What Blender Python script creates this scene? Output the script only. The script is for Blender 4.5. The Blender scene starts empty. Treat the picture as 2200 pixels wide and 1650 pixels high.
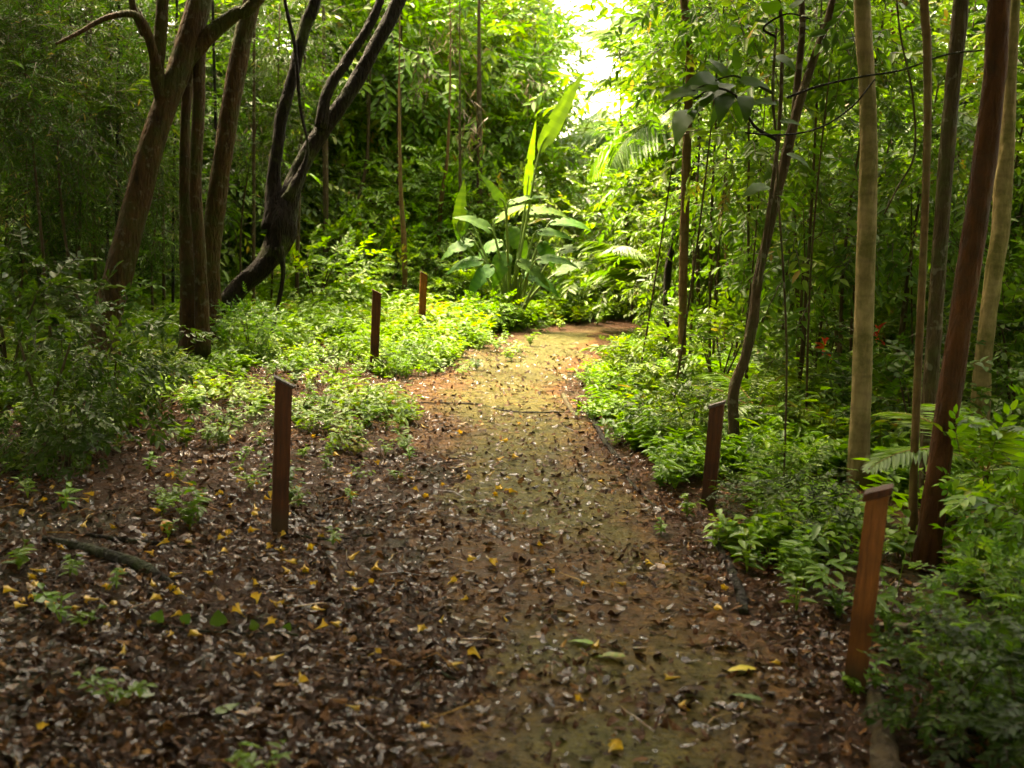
import bpy, math
import numpy as np
from math import radians as rad
S = bpy.context.scene
COL = S.collection
rng = np.random.default_rng(7)

# ------------------------------------------------------------------ camera
FPX, CX, CY, W0, H0 = 2444.0, 1100.0, 825.0, 2200.0, 1650.0
PITCH, ROLL = 8.5, 3.0
CAMZ = 1.55
cp, sp = math.cos(rad(PITCH)), math.sin(rad(PITCH))
Fv = np.array([0, cp, -sp]); R0 = np.array([1., 0, 0]); U0 = np.array([0, sp, cp])
cr, sr = math.cos(rad(ROLL)), math.sin(rad(ROLL))
Rv = cr * R0 + sr * U0
Uv = -sr * R0 + cr * U0
CAM = np.array([0, 0, CAMZ])
cam_d = bpy.data.cameras.new('camera'); cam = bpy.data.objects.new('camera', cam_d); COL.objects.link(cam)
from mathutils import Matrix, Vector
m4 = Matrix.Identity(4)
for i in range(3):
    m4[i][0] = Rv[i]; m4[i][1] = Uv[i]; m4[i][2] = -Fv[i]; m4[i][3] = CAM[i]
cam.matrix_world = m4
cam_d.sensor_width = 36; cam_d.lens = 36 * FPX / W0
cam_d.clip_end = 500; cam_d.clip_start = 0.05
cam_d.dof.use_dof = True; cam_d.dof.focus_distance = 7.5; cam_d.dof.aperture_fstop = 2.8
S.camera = cam

# ------------------------------------------------------------------ world, sun, exposure
SUN_EL, SUN_AZ = 59.0, -44.0        # azimuth from +Y towards +X: the sun stands ahead, behind the clearing
w = bpy.data.worlds.new('World'); S.world = w; w.use_nodes = True
nt = w.node_tree; nt.nodes.clear()
sky = nt.nodes.new('ShaderNodeTexSky'); sky.sky_type = 'NISHITA'; sky.sun_disc = False
sky.sun_elevation = rad(SUN_EL); sky.sun_rotation = rad(SUN_AZ)
sky.air_density = 1.0; sky.dust_density = 4.0; sky.ozone_density = 1.0
bg = nt.nodes.new('ShaderNodeBackground'); bg.inputs[1].default_value = 0.15
wo = nt.nodes.new('ShaderNodeOutputWorld')
hz = nt.nodes.new('ShaderNodeHueSaturation'); hz.inputs['Saturation'].default_value = 0.35      # thin overcast: nearly white sky
nt.links.new(sky.outputs[0], hz.inputs['Color']); nt.links.new(hz.outputs[0], bg.inputs[0]); nt.links.new(bg.outputs[0], wo.inputs[0])
sl = bpy.data.lights.new('sun', 'SUN'); sl.energy = 2.6; sl.angle = rad(13.0); sl.color = (1.0, 0.93, 0.78)
so = bpy.data.objects.new('sun', sl); COL.objects.link(so)
sd = Vector((math.sin(rad(SUN_AZ)) * math.cos(rad(SUN_EL)), math.cos(rad(SUN_AZ)) * math.cos(rad(SUN_EL)), math.sin(rad(SUN_EL))))
so.rotation_euler = sd.to_track_quat('Z', 'Y').to_euler(); so.location = sd * 60
S.view_settings.view_transform = 'Standard'; S.view_settings.look = 'None'
S.view_settings.gamma = 1.0; S.view_settings.use_curve_mapping = False
S.view_settings.exposure = 3.8
S.view_settings.use_white_balance = True; S.view_settings.white_balance_temperature = 9000; S.view_settings.white_balance_tint = 8
cy = S.cycles
cy.max_bounces = 4; cy.diffuse_bounces = 2; cy.glossy_bounces = 2; cy.transmission_bounces = 3; cy.transparent_max_bounces = 4
cy.caustics_reflective = False; cy.caustics_refractive = False
cy.sample_clamp_indirect = 6.0
cy.use_adaptive_sampling = True; cy.adaptive_threshold = 0.02

# ------------------------------------------------------------------ pixel helpers
def ray(px, py):
    d = Fv + (px - CX) / FPX * Rv - (py - CY) / FPX * Uv
    return d
def vnoise(x, y, seed=0):
    xi = np.floor(x).astype(np.int64); yi = np.floor(y).astype(np.int64)
    fx = x - xi; fy = y - yi
    fx = fx * fx * (3 - 2 * fx); fy = fy * fy * (3 - 2 * fy)
    def h(a, b):
        n = (a * 374761393 + b * 668265263 + seed * 974634777) & 0x7fffffff
        n = ((n ^ (n >> 13)) * 1274126177) & 0x7fffffff
        return ((n ^ (n >> 16)) & 0xffff) / 65535.0
    return (h(xi, yi) * (1 - fx) + h(xi + 1, yi) * fx) * (1 - fy) + (h(xi, yi + 1) * (1 - fx) + h(xi + 1, yi + 1) * fx) * fy
def fbm(x, y, seed=0, o=4):
    a = 0.5; s = 0; t = 0
    for k in range(o):
        s = s + a * vnoise(x * 2 ** k, y * 2 ** k, seed + k * 17); t += a; a *= 0.5
    return s / t
def sstep(a, b, x):
    t = np.clip((x - a) / (b - a), 0, 1); return t * t * (3 - 2 * t)
def flat(px, py):
    d = ray(px, py); t = -CAMZ / d[2]; p = CAM + t * d; return p
PATH_PX = [(1400, 1900), (1370, 1650), (1265, 1300), (1130, 1040), (1078, 900), (1085, 815), (1125, 760), (1205, 715), (1330, 697), (1520, 690), (1800, 690)]
PATH = np.array([flat(*p)[:2] for p in PATH_PX])
def smooth_poly(P, n=8):
    P = np.asarray(P, float); out = []
    Q = np.vstack([2 * P[0] - P[1], P, 2 * P[-1] - P[-2]])
    for i in range(1, len(Q) - 2):
        p0, p1, p2, p3 = Q[i - 1], Q[i], Q[i + 1], Q[i + 2]
        for k in range(n):
            t = k / n
            out.append(0.5 * ((2 * p1) + (-p0 + p2) * t + (2 * p0 - 5 * p1 + 4 * p2 - p3) * t * t + (-p0 + 3 * p1 - 3 * p2 + p3) * t ** 3))
    out.append(P[-1]); return np.array(out)
PATH = smooth_poly(PATH, 5)
def pathdist(x, y):
    x = np.asarray(x, float); y = np.asarray(y, float)
    best = np.full(x.shape, 1e9)
    for a, b in zip(PATH[:-1], PATH[1:]):
        d = b - a; L = d @ d
        t = np.clip(((x - a[0]) * d[0] + (y - a[1]) * d[1]) / L, 0, 1)
        best = np.minimum(best, np.hypot(x - a[0] - t * d[0], y - a[1] - t * d[1]))
    return best
EDGE_PX = [(2300, 1900), (2000, 1560), (1890, 1400), (1640, 1290), (1500, 1150), (1400, 1060), (1290, 940), (1212, 850), (1200, 800)]
EDGE = np.array([flat(*p)[:2] for p in EDGE_PX])
def xright(y):
    return np.interp(y, EDGE[:, 1], EDGE[:, 0])
def gz(x, y):
    x = np.asarray(x, float); y = np.asarray(y, float)
    pd = pathdist(x, y)
    off = sstep(0.8, 3.0, pd)
    z = 0.10 * (fbm(x * 0.5 + 3, y * 0.5, 3) - 0.5) * (0.3 + off) + 0.03 * (fbm(x * 2.2, y * 2.2, 9) - 0.5)
    z = z + 0.45 * sstep(2.5, 9, -x + 0.0) * sstep(6, 14, y) + 0.3 * sstep(19, 30, y)
    return z
def G(px, py):
    d = ray(px, py); t = -CAMZ / d[2]
    for _ in range(6):
        p = CAM + t * d; t = (float(gz(p[0], p[1])) - CAMZ) / d[2]
    return CAM + t * d
def P(px, py, Y):
    d = ray(px, py); return CAM + d * (Y / d[1])
def pxr(wpx, Y):
    return 0.5 * wpx * Y / FPX

# ------------------------------------------------------------------ object helpers
def props(o, label=None, cat=None, group=None, kind=None):
    if label: o['label'] = label
    if cat: o['category'] = cat
    if group: o['group'] = group
    if kind: o['kind'] = kind
    return o
def mesh(name, V, F, mat, v=None, smooth=True):
    me = bpy.data.meshes.new(name)
    V = np.asarray(V, np.float32); F = np.asarray(F, np.int32)
    me.vertices.add(len(V)); me.vertices.foreach_set('co', V.ravel())
    k = F.shape[1]
    me.loops.add(F.size); me.loops.foreach_set('vertex_index', F.ravel())
    me.polygons.add(len(F)); me.polygons.foreach_set('loop_start', np.arange(0, F.size, k, dtype=np.int32))
    me.polygons.foreach_set('loop_total', np.full(len(F), k, np.int32))
    if smooth: me.polygons.foreach_set('use_smooth', np.ones(len(F), bool))
    if v is not None:
        a = me.attributes.new('v', 'FLOAT', 'FACE'); a.data.foreach_set('value', np.asarray(v, np.float32))
    me.update(calc_edges=True); me.materials.append(mat); return me
def obj(name, me, parent=None, loc=None, rot=None, scale=None):
    o = bpy.data.objects.new(name, me); COL.objects.link(o)
    if parent: o.parent = parent
    if loc is not None: o.location = loc
    if rot is not None: o.rotation_euler = rot
    if scale is not None: o.scale = scale if hasattr(scale, '__len__') else (scale,) * 3
    return o
def thing(name, loc, label, cat, group=None, rot=None, scale=None):
    return props(obj(name, None, None, loc, rot, scale), label, cat, group)
def merge(parts):
    Vs, Fs, As = [], [], []; n = 0
    for V, F, A in parts:
        Vs.append(V); Fs.append(np.asarray(F) + n); As.append(np.broadcast_to(A, (len(F),))); n += len(V)
    return np.vstack(Vs), np.vstack(Fs), np.concatenate(As)
def frames(D, U):
    y = D / np.linalg.norm(D, axis=-1, keepdims=True)
    x = np.cross(y, U); x = x / (np.linalg.norm(x, axis=-1, keepdims=True) + 1e-9)
    z = np.cross(x, y)
    return np.stack([x, y, z], axis=-1)
def bake(tmpl, idx, M, T, val=None, jit=0.12, rg=None):
    """templates [(V,F,A)], per-copy matrix M (n,3,3), translation T, colour value val"""
    rg = rg or rng; Vs, Fs, As = [], [], []; n = 0
    for k, (V, F, A) in enumerate(tmpl):
        s = np.where(idx == k)[0]
        if len(s) == 0: continue
        v = np.einsum('nij,kj->nki', M[s], V) + T[s][:, None, :]
        Vs.append(v.reshape(-1, 3))
        f = F[None] + (np.arange(len(s)) * len(V))[:, None, None] + n
        Fs.append(f.reshape(-1, F.shape[1])); n += len(s) * len(V)
        a = np.broadcast_to(A[None], (len(s), len(A))).copy()
        if val is not None:
            a = np.where(a < 1.5, np.clip(a + val[s][:, None], 0, 1), a)
        As.append(a.ravel())
    return np.vstack(Vs), np.vstack(Fs), np.concatenate(As)
def unit(a): return a / np.linalg.norm(a, axis=-1, keepdims=True)

# ------------------------------------------------------------------ materials
def newmat(name):
    m = bpy.data.materials.new(name); m.use_nodes = True; t = m.node_tree; t.nodes.clear()
    out = t.nodes.new('ShaderNodeOutputMaterial'); return m, t, out
def ramp(t, stops, inp=None):
    r = t.nodes.new('ShaderNodeValToRGB'); cr_ = r.color_ramp
    while len(cr_.elements) < len(stops): cr_.elements.new(0.5)
    for e, (p, c) in zip(cr_.elements, stops): e.position = p; e.color = (*c, 1)
    if inp is not None: t.links.new(inp, r.inputs[0])
    return r
def leafmat(name, stops, rough=0.38, trans=0.35, tint=(1.3, 1.45, 0.5), wood=(0.06, 0.04, 0.02), spec=0.5, vein=False, brown=0.0):
    m, t, out = newmat(name)
    at = t.nodes.new('ShaderNodeAttribute'); at.attribute_name = 'v'
    r = ramp(t, stops, at.outputs['Fac'])
    oi = t.nodes.new('ShaderNodeObjectInfo')
    hs = t.nodes.new('ShaderNodeHueSaturation')
    mr = t.nodes.new('ShaderNodeMapRange'); mr.inputs[3].default_value = 0.487; mr.inputs[4].default_value = 0.513
    t.links.new(oi.outputs['Random'], mr.inputs[0]); t.links.new(mr.outputs[0], hs.inputs['Hue'])
    mv = t.nodes.new('ShaderNodeMapRange'); mv.inputs[3].default_value = 0.8; mv.inputs[4].default_value = 1.2
    t.links.new(oi.outputs['Random'], mv.inputs[0]); t.links.new(mv.outputs[0], hs.inputs['Value'])
    t.links.new(r.outputs[0], hs.inputs['Color'])
    gt = t.nodes.new('ShaderNodeMath'); gt.operation = 'GREATER_THAN'; gt.inputs[1].default_value = 1.5
    t.links.new(at.outputs['Fac'], gt.inputs[0])
    mx = t.nodes.new('ShaderNodeMix'); mx.data_type = 'RGBA'
    t.links.new(gt.outputs[0], mx.inputs['Factor']); t.links.new(hs.outputs[0], mx.inputs[6]); mx.inputs[7].default_value = (*wood, 1)
    p = t.nodes.new('ShaderNodeBsdfPrincipled'); p.inputs['Roughness'].default_value = rough
    p.inputs['Specular IOR Level'].default_value = spec
    t.links.new(mx.outputs[2], p.inputs['Base Color'])
    tr = t.nodes.new('ShaderNodeBsdfTranslucent')
    mu = t.nodes.new('ShaderNodeMix'); mu.data_type = 'RGBA'; mu.blend_type = 'MULTIPLY'; mu.inputs['Factor'].default_value = 1
    t.links.new(mx.outputs[2], mu.inputs[6]); mu.inputs[7].default_value = (*tint, 1); t.links.new(mu.outputs[2], tr.inputs[0])
    ms = t.nodes.new('ShaderNodeMixShader')
    f = t.nodes.new('ShaderNodeMath'); f.operation = 'MULTIPLY_ADD'; f.inputs[1].default_value = -trans; f.inputs[2].default_value = trans
    t.links.new(gt.outputs[0], f.inputs[0]); t.links.new(f.outputs[0], ms.inputs[0])
    t.links.new(p.outputs[0], ms.inputs[1]); t.links.new(tr.outputs[0], ms.inputs[2]); t.links.new(ms.outputs[0], out.inputs[0])
    return m
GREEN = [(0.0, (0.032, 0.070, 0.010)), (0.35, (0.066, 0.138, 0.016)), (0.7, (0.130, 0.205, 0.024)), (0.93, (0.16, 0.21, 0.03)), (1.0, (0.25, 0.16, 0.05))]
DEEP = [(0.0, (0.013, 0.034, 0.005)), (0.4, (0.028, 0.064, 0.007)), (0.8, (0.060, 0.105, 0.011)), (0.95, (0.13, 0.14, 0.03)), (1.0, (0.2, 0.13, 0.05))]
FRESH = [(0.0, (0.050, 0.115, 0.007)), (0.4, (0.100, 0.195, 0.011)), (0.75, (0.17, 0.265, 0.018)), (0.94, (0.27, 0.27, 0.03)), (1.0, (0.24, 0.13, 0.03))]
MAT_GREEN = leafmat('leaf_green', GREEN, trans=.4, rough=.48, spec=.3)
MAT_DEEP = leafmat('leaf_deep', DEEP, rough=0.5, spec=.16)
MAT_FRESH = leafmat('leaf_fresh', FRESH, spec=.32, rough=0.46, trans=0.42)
MAT_PALE = leafmat('leaf_pale', [(0, (0.10, 0.19, 0.05)), (0.5, (0.19, 0.29, 0.10)), (1, (0.33, 0.36, 0.20))], trans=0.5, rough=0.4, tint=(1.05, 1.15, .8))  # on the gap palms and trees, overexposed brightness is put into this colour
MAT_DRY = leafmat('leaf_dry', [(0, (0.07, 0.045, 0.025)), (0.5, (0.13, 0.085, 0.045)), (1, (0.22, 0.16, 0.09))], trans=0.2, tint=(1.2, 1.0, .7), rough=0.6)

def bark(name, c1, c2, moss=(0.05, 0.07, 0.015), mossamt=0.5, scale=9.0, bump=0.6, ring=0.0, lichen=0.0):
    m, t, out = newmat(name)
    tc = t.nodes.new('ShaderNodeTexCoord')
    mp = t.nodes.new('ShaderNodeMapping'); mp.inputs['Scale'].default_value = (1, 1, 0.28)
    t.links.new(tc.outputs['Object'], mp.inputs[0])
    n1 = t.nodes.new('ShaderNodeTexNoise'); n1.inputs['Scale'].default_value = scale * 2.2; n1.inputs['Detail'].default_value = 8; n1.inputs['Roughness'].default_value = 0.65
    t.links.new(mp.outputs[0], n1.inputs[0])
    vo = t.nodes.new('ShaderNodeTexVoronoi'); vo.feature = 'DISTANCE_TO_EDGE'; vo.inputs['Scale'].default_value = scale * 3
    t.links.new(mp.outputs[0], vo.inputs[0])
    r1 = ramp(t, [(0.3, c1), (0.72, c2)], n1.outputs[0])
    n2 = t.nodes.new('ShaderNodeTexNoise'); n2.inputs['Scale'].default_value = 2.6; n2.inputs['Detail'].default_value = 6; n2.inputs['Roughness'].default_value = 0.7
    t.links.new(tc.outputs['Object'], n2.inputs[0])
    r2 = ramp(t, [(0.58 - mossamt * 0.2, (0, 0, 0)), (0.70 - mossamt * 0.16, (1, 1, 1))], n2.outputs[0])
    mx = t.nodes.new('ShaderNodeMix'); mx.data_type = 'RGBA'
    ma = t.nodes.new('ShaderNodeMath'); ma.operation = 'MULTIPLY'; ma.inputs[1].default_value = min(1, mossamt * 1.4)
    t.links.new(r2.outputs[0], ma.inputs[0]); t.links.new(ma.outputs[0], mx.inputs['Factor'])
    t.links.new(r1.outputs[0], mx.inputs[6]); mx.inputs[7].default_value = (*moss, 1)
    last = mx.outputs[2]
    if lichen > 0:
        n3 = t.nodes.new('ShaderNodeTexNoise'); n3.inputs['Scale'].default_value = 14; n3.inputs['Detail'].default_value = 3
        t.links.new(tc.outputs['Object'], n3.inputs[0])
        r3 = ramp(t, [(0.60, (0, 0, 0)), (0.66, (lichen,) * 3)], n3.outputs[0])
        m3 = t.nodes.new('ShaderNodeMix'); m3.data_type = 'RGBA'; t.links.new(r3.outputs[0], m3.inputs['Factor'])
        t.links.new(last, m3.inputs[6]); m3.inputs[7].default_value = (0.30, 0.29, 0.22, 1); last = m3.outputs[2]
    if ring > 0:
        wv = t.nodes.new('ShaderNodeTexWave'); wv.bands_direction = 'Z'; wv.inputs['Scale'].default_value = 3.2; wv.inputs['Distortion'].default_value = 3.5; wv.inputs['Detail'].default_value = 4; wv.inputs['Detail Scale'].default_value = 2
        t.links.new(tc.outputs['Object'], wv.inputs[0])
        r4 = ramp(t, [(0.0, (0.45,) * 3), (0.22, (1, 1, 1))], wv.outputs[0])
        m4_ = t.nodes.new('ShaderNodeMix'); m4_.data_type = 'RGBA'; m4_.blend_type = 'MULTIPLY'; m4_.inputs['Factor'].default_value = ring
        t.links.new(last, m4_.inputs[6]); t.links.new(r4.outputs[0], m4_.inputs[7]); last = m4_.outputs[2]
    p = t.nodes.new('ShaderNodeBsdfPrincipled'); p.inputs['Roughness'].default_value = 0.78; p.inputs['Specular IOR Level'].default_value = 0.16
    t.links.new(last, p.inputs['Base Color'])
    ad = t.nodes.new('ShaderNodeMath'); ad.operation = 'MULTIPLY_ADD'; ad.inputs[1].default_value = 1.2
    t.links.new(n1.outputs[0], ad.inputs[0]); t.links.new(vo.outputs[0], ad.inputs[2])
    b = t.nodes.new('ShaderNodeBump'); b.inputs['Strength'].default_value = min(1, bump * 1.3); b.inputs['Distance'].default_value = 0.035
    t.links.new(ad.outputs[0], b.inputs['Height']); t.links.new(b.outputs[0], p.inputs['Normal']); t.links.new(p.outputs[0], out.inputs[0])
    return m
BK_OLIVE = bark('bark_olive', (0.014, 0.007, 0.002), (0.075, 0.036, 0.011), moss=(.030, .036, .005), mossamt=0.6, lichen=0.12)
BK_DARK = bark('bark_dark', (0.004, 0.0025, 0.0015), (0.016, 0.009, 0.005), mossamt=0.35, bump=0.9)
BK_PALE = bark('bark_pale', (0.15, 0.10, 0.042), (0.31, 0.225, 0.11), moss=(0.085, 0.075, 0.016), mossamt=0.6, scale=6, bump=0.4, ring=0.25)
BK_TAN = bark('bark_tan', (0.065, 0.036, 0.012), (0.17, 0.098, 0.038), moss=(0.11, 0.11, 0.04), mossamt=0.35, scale=8, bump=0.4, ring=0.3)
BK_RED = bark('bark_red', (0.030, 0.010, 0.003), (0.12, 0.042, 0.012), moss=(0.03, 0.022, 0.012), mossamt=0.45, scale=7, bump=0.8)
BK_GREY = bark('bark_grey', (0.026, 0.016, 0.007), (0.085, 0.055, 0.024), mossamt=0.4, lichen=0.25)

# ------------------------------------------------------------------ geometry builders
def tube(pts, rad_, sides=10, n=6, bumpy=0.05, seed=0, v=0.0, sub=True, cap=True):
    pts = np.asarray(pts, float); rad_ = np.asarray(rad_, float)
    if sub and len(pts) > 2:
        r4 = smooth_poly(np.hstack([pts, rad_[:, None]]), n); pts, rad_ = r4[:, :3], np.maximum(r4[:, 3], 1e-4)
    elif sub:
        t = np.linspace(0, 1, n + 1)[:, None]; pts2 = pts[0] * (1 - t) + pts[1] * t
        rad_ = rad_[0] * (1 - t[:, 0]) + rad_[1] * t[:, 0]; pts = pts2
    T = np.gradient(pts, axis=0); T = unit(T + 1e-9)
    ref = np.array([0.13, 1.0, 0.21]) if abs(T[0][2]) > 0.5 else np.array([0.1, 0.2, 1.0])
    X = np.zeros_like(T); x = ref - T[0] * (ref @ T[0])
    for i in range(len(T)):
        x = x - T[i] * (x @ T[i]); x = x / np.linalg.norm(x); X[i] = x
    Yv = np.cross(T, X)
    a = np.linspace(0, 2 * math.pi, sides, endpoint=False)
    s = np.concatenate([[0], np.cumsum(np.linalg.norm(np.diff(pts, axis=0), axis=1))])
    rr = rad_[:, None] * np.ones((1, sides))
    if bumpy > 0:
        ca, sa = np.cos(a)[None], np.sin(a)[None]; L = s[:, None] / max(rad_.mean(), 1e-3)
        rr = rr * (1 + bumpy * 2 * (fbm(ca * 1.3 + 5 + L * 0.35, sa * 1.3 + 9 + L * 0.22, seed, 3) - 0.5) * 2)
    V = pts[:, None] + rr[..., None] * (np.cos(a)[None, :, None] * X[:, None] + np.sin(a)[None, :, None] * Yv[:, None])
    m = len(pts); V = V.reshape(-1, 3); i, j = np.meshgrid(np.arange(m - 1), np.arange(sides), indexing='ij')
    F = np.stack([i * sides + j, i * sides + (j + 1) % sides, (i + 1) * sides + (j + 1) % sides, (i + 1) * sides + j], -1).reshape(-1, 4)
    if cap:
        V = np.vstack([V, pts[-1:] + T[-1:] * rad_[-1] * 0.3, pts[:1]])
        e, b = len(V) - 2, len(V) - 1; k = (m - 1) * sides
        C = [[k + q, k + (q + 1) % sides, k + (q + 2) % sides, e] if False else [k + q, k + (q + 1) % sides, e, e] for q in range(sides)]
        # caps as quads pairing two steps
        if sides % 2 == 0:
            C = [[k + q, k + (q + 1) % sides, k + (q + 2) % sides, e] for q in range(0, sides, 2)] + [[q, b, (q + 2) % sides, (q + 1) % sides] for q in range(0, sides, 2)]
            F = np.vstack([F, np.array(C)])
    return V, F, np.full(len(F), float(v))
def leafF(L=1.0, Wd=0.4, fold=0.18, droop=0.1, v=0.5, tip=0.62):
    V = np.array([[0, 0, 0], [-Wd / 2 * 0.85, L * 0.28, fold * Wd], [-Wd / 2 * 0.8, L * tip, fold * Wd - droop * L * 0.4], [0, L, -droop * L],
                  [Wd / 2 * 0.8, L * tip, fold * Wd - droop * L * 0.4], [Wd / 2 * 0.85, L * 0.28, fold * Wd]])
    V[:, 2] += 0.0
    F = np.array([[0, 3, 2, 1], [0, 5, 4, 3]])
    return V, F, np.full(2, v)
def bigleaf(L, Wd, nseg=14, arch=0.5, fold=0.25, wave=0.03, v=0.5, seed=0, nw=2, shape=(0.55, 1.25), tears=0):
    rg = np.random.default_rng(seed)
    t = np.linspace(0, 1, nseg + 1)
    wid = Wd / 2 * np.power(np.sin(math.pi * np.power(np.clip(t, 0.004, 0.996), shape[0] * 1.0)), 0.75) * (1 - 0.25 * t ** 3)
    wid[0] = 0.01 * Wd; wid[-1] = 0.004 * Wd
    ang = arch * t ** 1.4 * 1.6
    dy = np.cos(ang); dz = -np.sin(ang)
    y = np.concatenate([[0], np.cumsum((dy[1:] + dy[:-1]) / 2)]) * L / nseg; z = np.concatenate([[0], np.cumsum((dz[1:] + dz[:-1]) / 2)]) * L / nseg
    cols = np.linspace(-1, 1, 2 * nw + 1)
    V = []
    for c in cols:
        ph = rg.uniform(0, 6)
        zz = z + abs(c) * wid * fold + (wave * Wd * np.sin(t * 17 + ph) * abs(c) if wave else 0) - (abs(c) ** 2) * wid * 0.12
        V.append(np.stack([c * wid, y, zz], -1))
    V = np.stack(V, 1); k = len(cols); V = V.reshape(-1, 3)
    F = []; A = []
    for i in range(nseg):
        for j in range(k - 1):
            if tears and rg.random() < tears and j in (0, k - 2) and i % 2: continue
            F.append([i * k + j, i * k + j + 1, (i + 1) * k + j + 1, (i + 1) * k + j])
            A.append(v + 0.07 * ((i % 2) - 0.5) * 2)
    return V, np.array(F), np.array(A)
def xf(part, M=None, T=(0, 0, 0), s=1.0):
    V, F, A = part; V = V * s
    if M is not None: V = V @ np.asarray(M).T
    return V + np.asarray(T), F, A
def rotm(D, U=(0, 0, 1)):
    return frames(np.asarray(D, float)[None], np.asarray(U, float)[None])[0]
def spray(nl=9, tw=1.0, L=0.3, Wd=0.12, seed=0, v=0.5, droop=0.25, opp=False):
    """a twig of length tw with alternate leaves, along +Y"""
    rg = np.random.default_rng(seed); parts = []
    t = np.linspace(0, 1, 5)[:, None]
    tp = np.hstack([0.05 * tw * np.sin(t * 3 + seed), t * tw, -droop * tw * t ** 2 * 0.6])
    parts.append(tube(tp, np.linspace(0.014, 0.005, 5) * tw, 4, 1, 0, v=2.0, sub=False, cap=False))
    for k in range(nl):
        u = 0.15 + 0.85 * k / (nl - 1); s = (-1) ** k if k < nl - 1 else 0
        p = np.array([0.05 * tw * math.sin(u * 3 + seed), u * tw, -droop * tw * u * u * 0.6])
        D = np.array([s * rg.uniform(0.6, 1.1), rg.uniform(0.5, 1.0), rg.uniform(-0.45, 0.15)])
        U = np.array([rg.normal(0, .25), rg.normal(0, .25), 1.0])
        sc = rg.uniform(0.7, 1.15) * (1 - 0.25 * abs(u - 0.5))
        parts.append(xf(leafF(L, Wd, rg.uniform(.1, .3), rg.uniform(.05, .3), v + rg.normal(0, .1)), rotm(D, U), p, sc))
    return merge(parts)
def frond(L=1.5, n=26, lw=0.045, ll=0.42, arch=0.9, seed=0, v=0.5, droop=0.5, vee=0.2, taper=0.8):
    rg = np.random.default_rng(seed); parts = []
    m = 12; t = np.linspace(0, 1, m + 1)
    ang = arch * t ** 1.5; dy = np.cos(ang); dz = -np.sin(ang)
    y = np.concatenate([[0], np.cumsum((dy[1:] + dy[:-1]) / 2)]) * L / m; z = np.concatenate([[0], np.cumsum((dz[1:] + dz[:-1]) / 2)]) * L / m
    rach = np.stack([0.03 * L * np.sin(t * 2 + seed), y, z], -1)
    parts.append(tube(rach, np.linspace(0.011, 0.002, m + 1) * L * 0.8, 4, 1, 0, v=1.0, sub=False, cap=False))
    for k in range(n):
        u = 0.12 + 0.88 * k / (n - 1)
        p = np.array([np.interp(u, t, rach[:, i]) for i in range(3)])
        a = np.interp(u, t, ang); Tn = np.array([0, math.cos(a), -math.sin(a)]); N = np.array([0, math.sin(a), math.cos(a)])
        l = ll * L * (math.sin(math.pi * (0.08 + 0.9 * u ** taper)) ** 0.7)
        for s in (-1, 1):
            D = s * np.array([1, 0, 0]) * 0.9 + Tn * (0.35 + 0.5 * u) + N * vee + np.array([0, 0, -droop * 0.5]) + rg.normal(0, .05, 3)
            parts.append(xf(leafF(l, lw * L, 0.1, droop * 0.35, v + rg.normal(0, .07), 0.5), rotm(D, N), p))
    return merge(parts)

def crown_mesh(name, mat, R=(1.6, 1.6, 1.8), nclump=46, per=9, leaf=0.15, lw=0.4, seed=0, hollow=0.55, nl=8, cz=0.0, gap=0.0, vmean=0.0):
    rg = np.random.default_rng(seed)
    tm = [spray(nl, leaf * 2.6, leaf, leaf * lw, seed * 10 + k, 0.45) for k in range(4)]
    c = unit(rg.normal(0, 1, (nclump, 3))) * (rg.uniform(hollow, 1, (nclump, 1)) ** 0.6)
    lob = 0.75 + 0.5 * fbm(c[:, 0] * 2 + 7, c[:, 1] * 2 + c[:, 2] * 2 + 3, seed, 2)
    c = c * lob[:, None] * np.array(R)
    n = nclump * per
    cc = np.repeat(c, per, 0); cl = unit(cc / np.array(R) + 1e-6)
    T = cc + rg.normal(0, 0.16, (n, 3)) * np.array(R)
    D = cl * 0.9 + rg.normal(0, 0.55, (n, 3)) + np.array([0, 0, -0.05])
    U = np.array([0, 0, 1.0]) + rg.normal(0, .3, (n, 3)) + cl * 0.25
    val = np.repeat(rg.normal(vmean, .16, nclump), per) + rg.normal(0, .07, n)
    sc = rg.uniform(0.7, 1.25, n)
    V, F, A = bake(tm, rg.integers(0, 4, n), frames(D, U) * sc[:, None, None], T, val)
    V[:, 2] += cz
    return mesh(name, V, F, mat, A)

def xcen(y): return np.interp(y, PATH[:, 1], PATH[:, 0])
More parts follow.
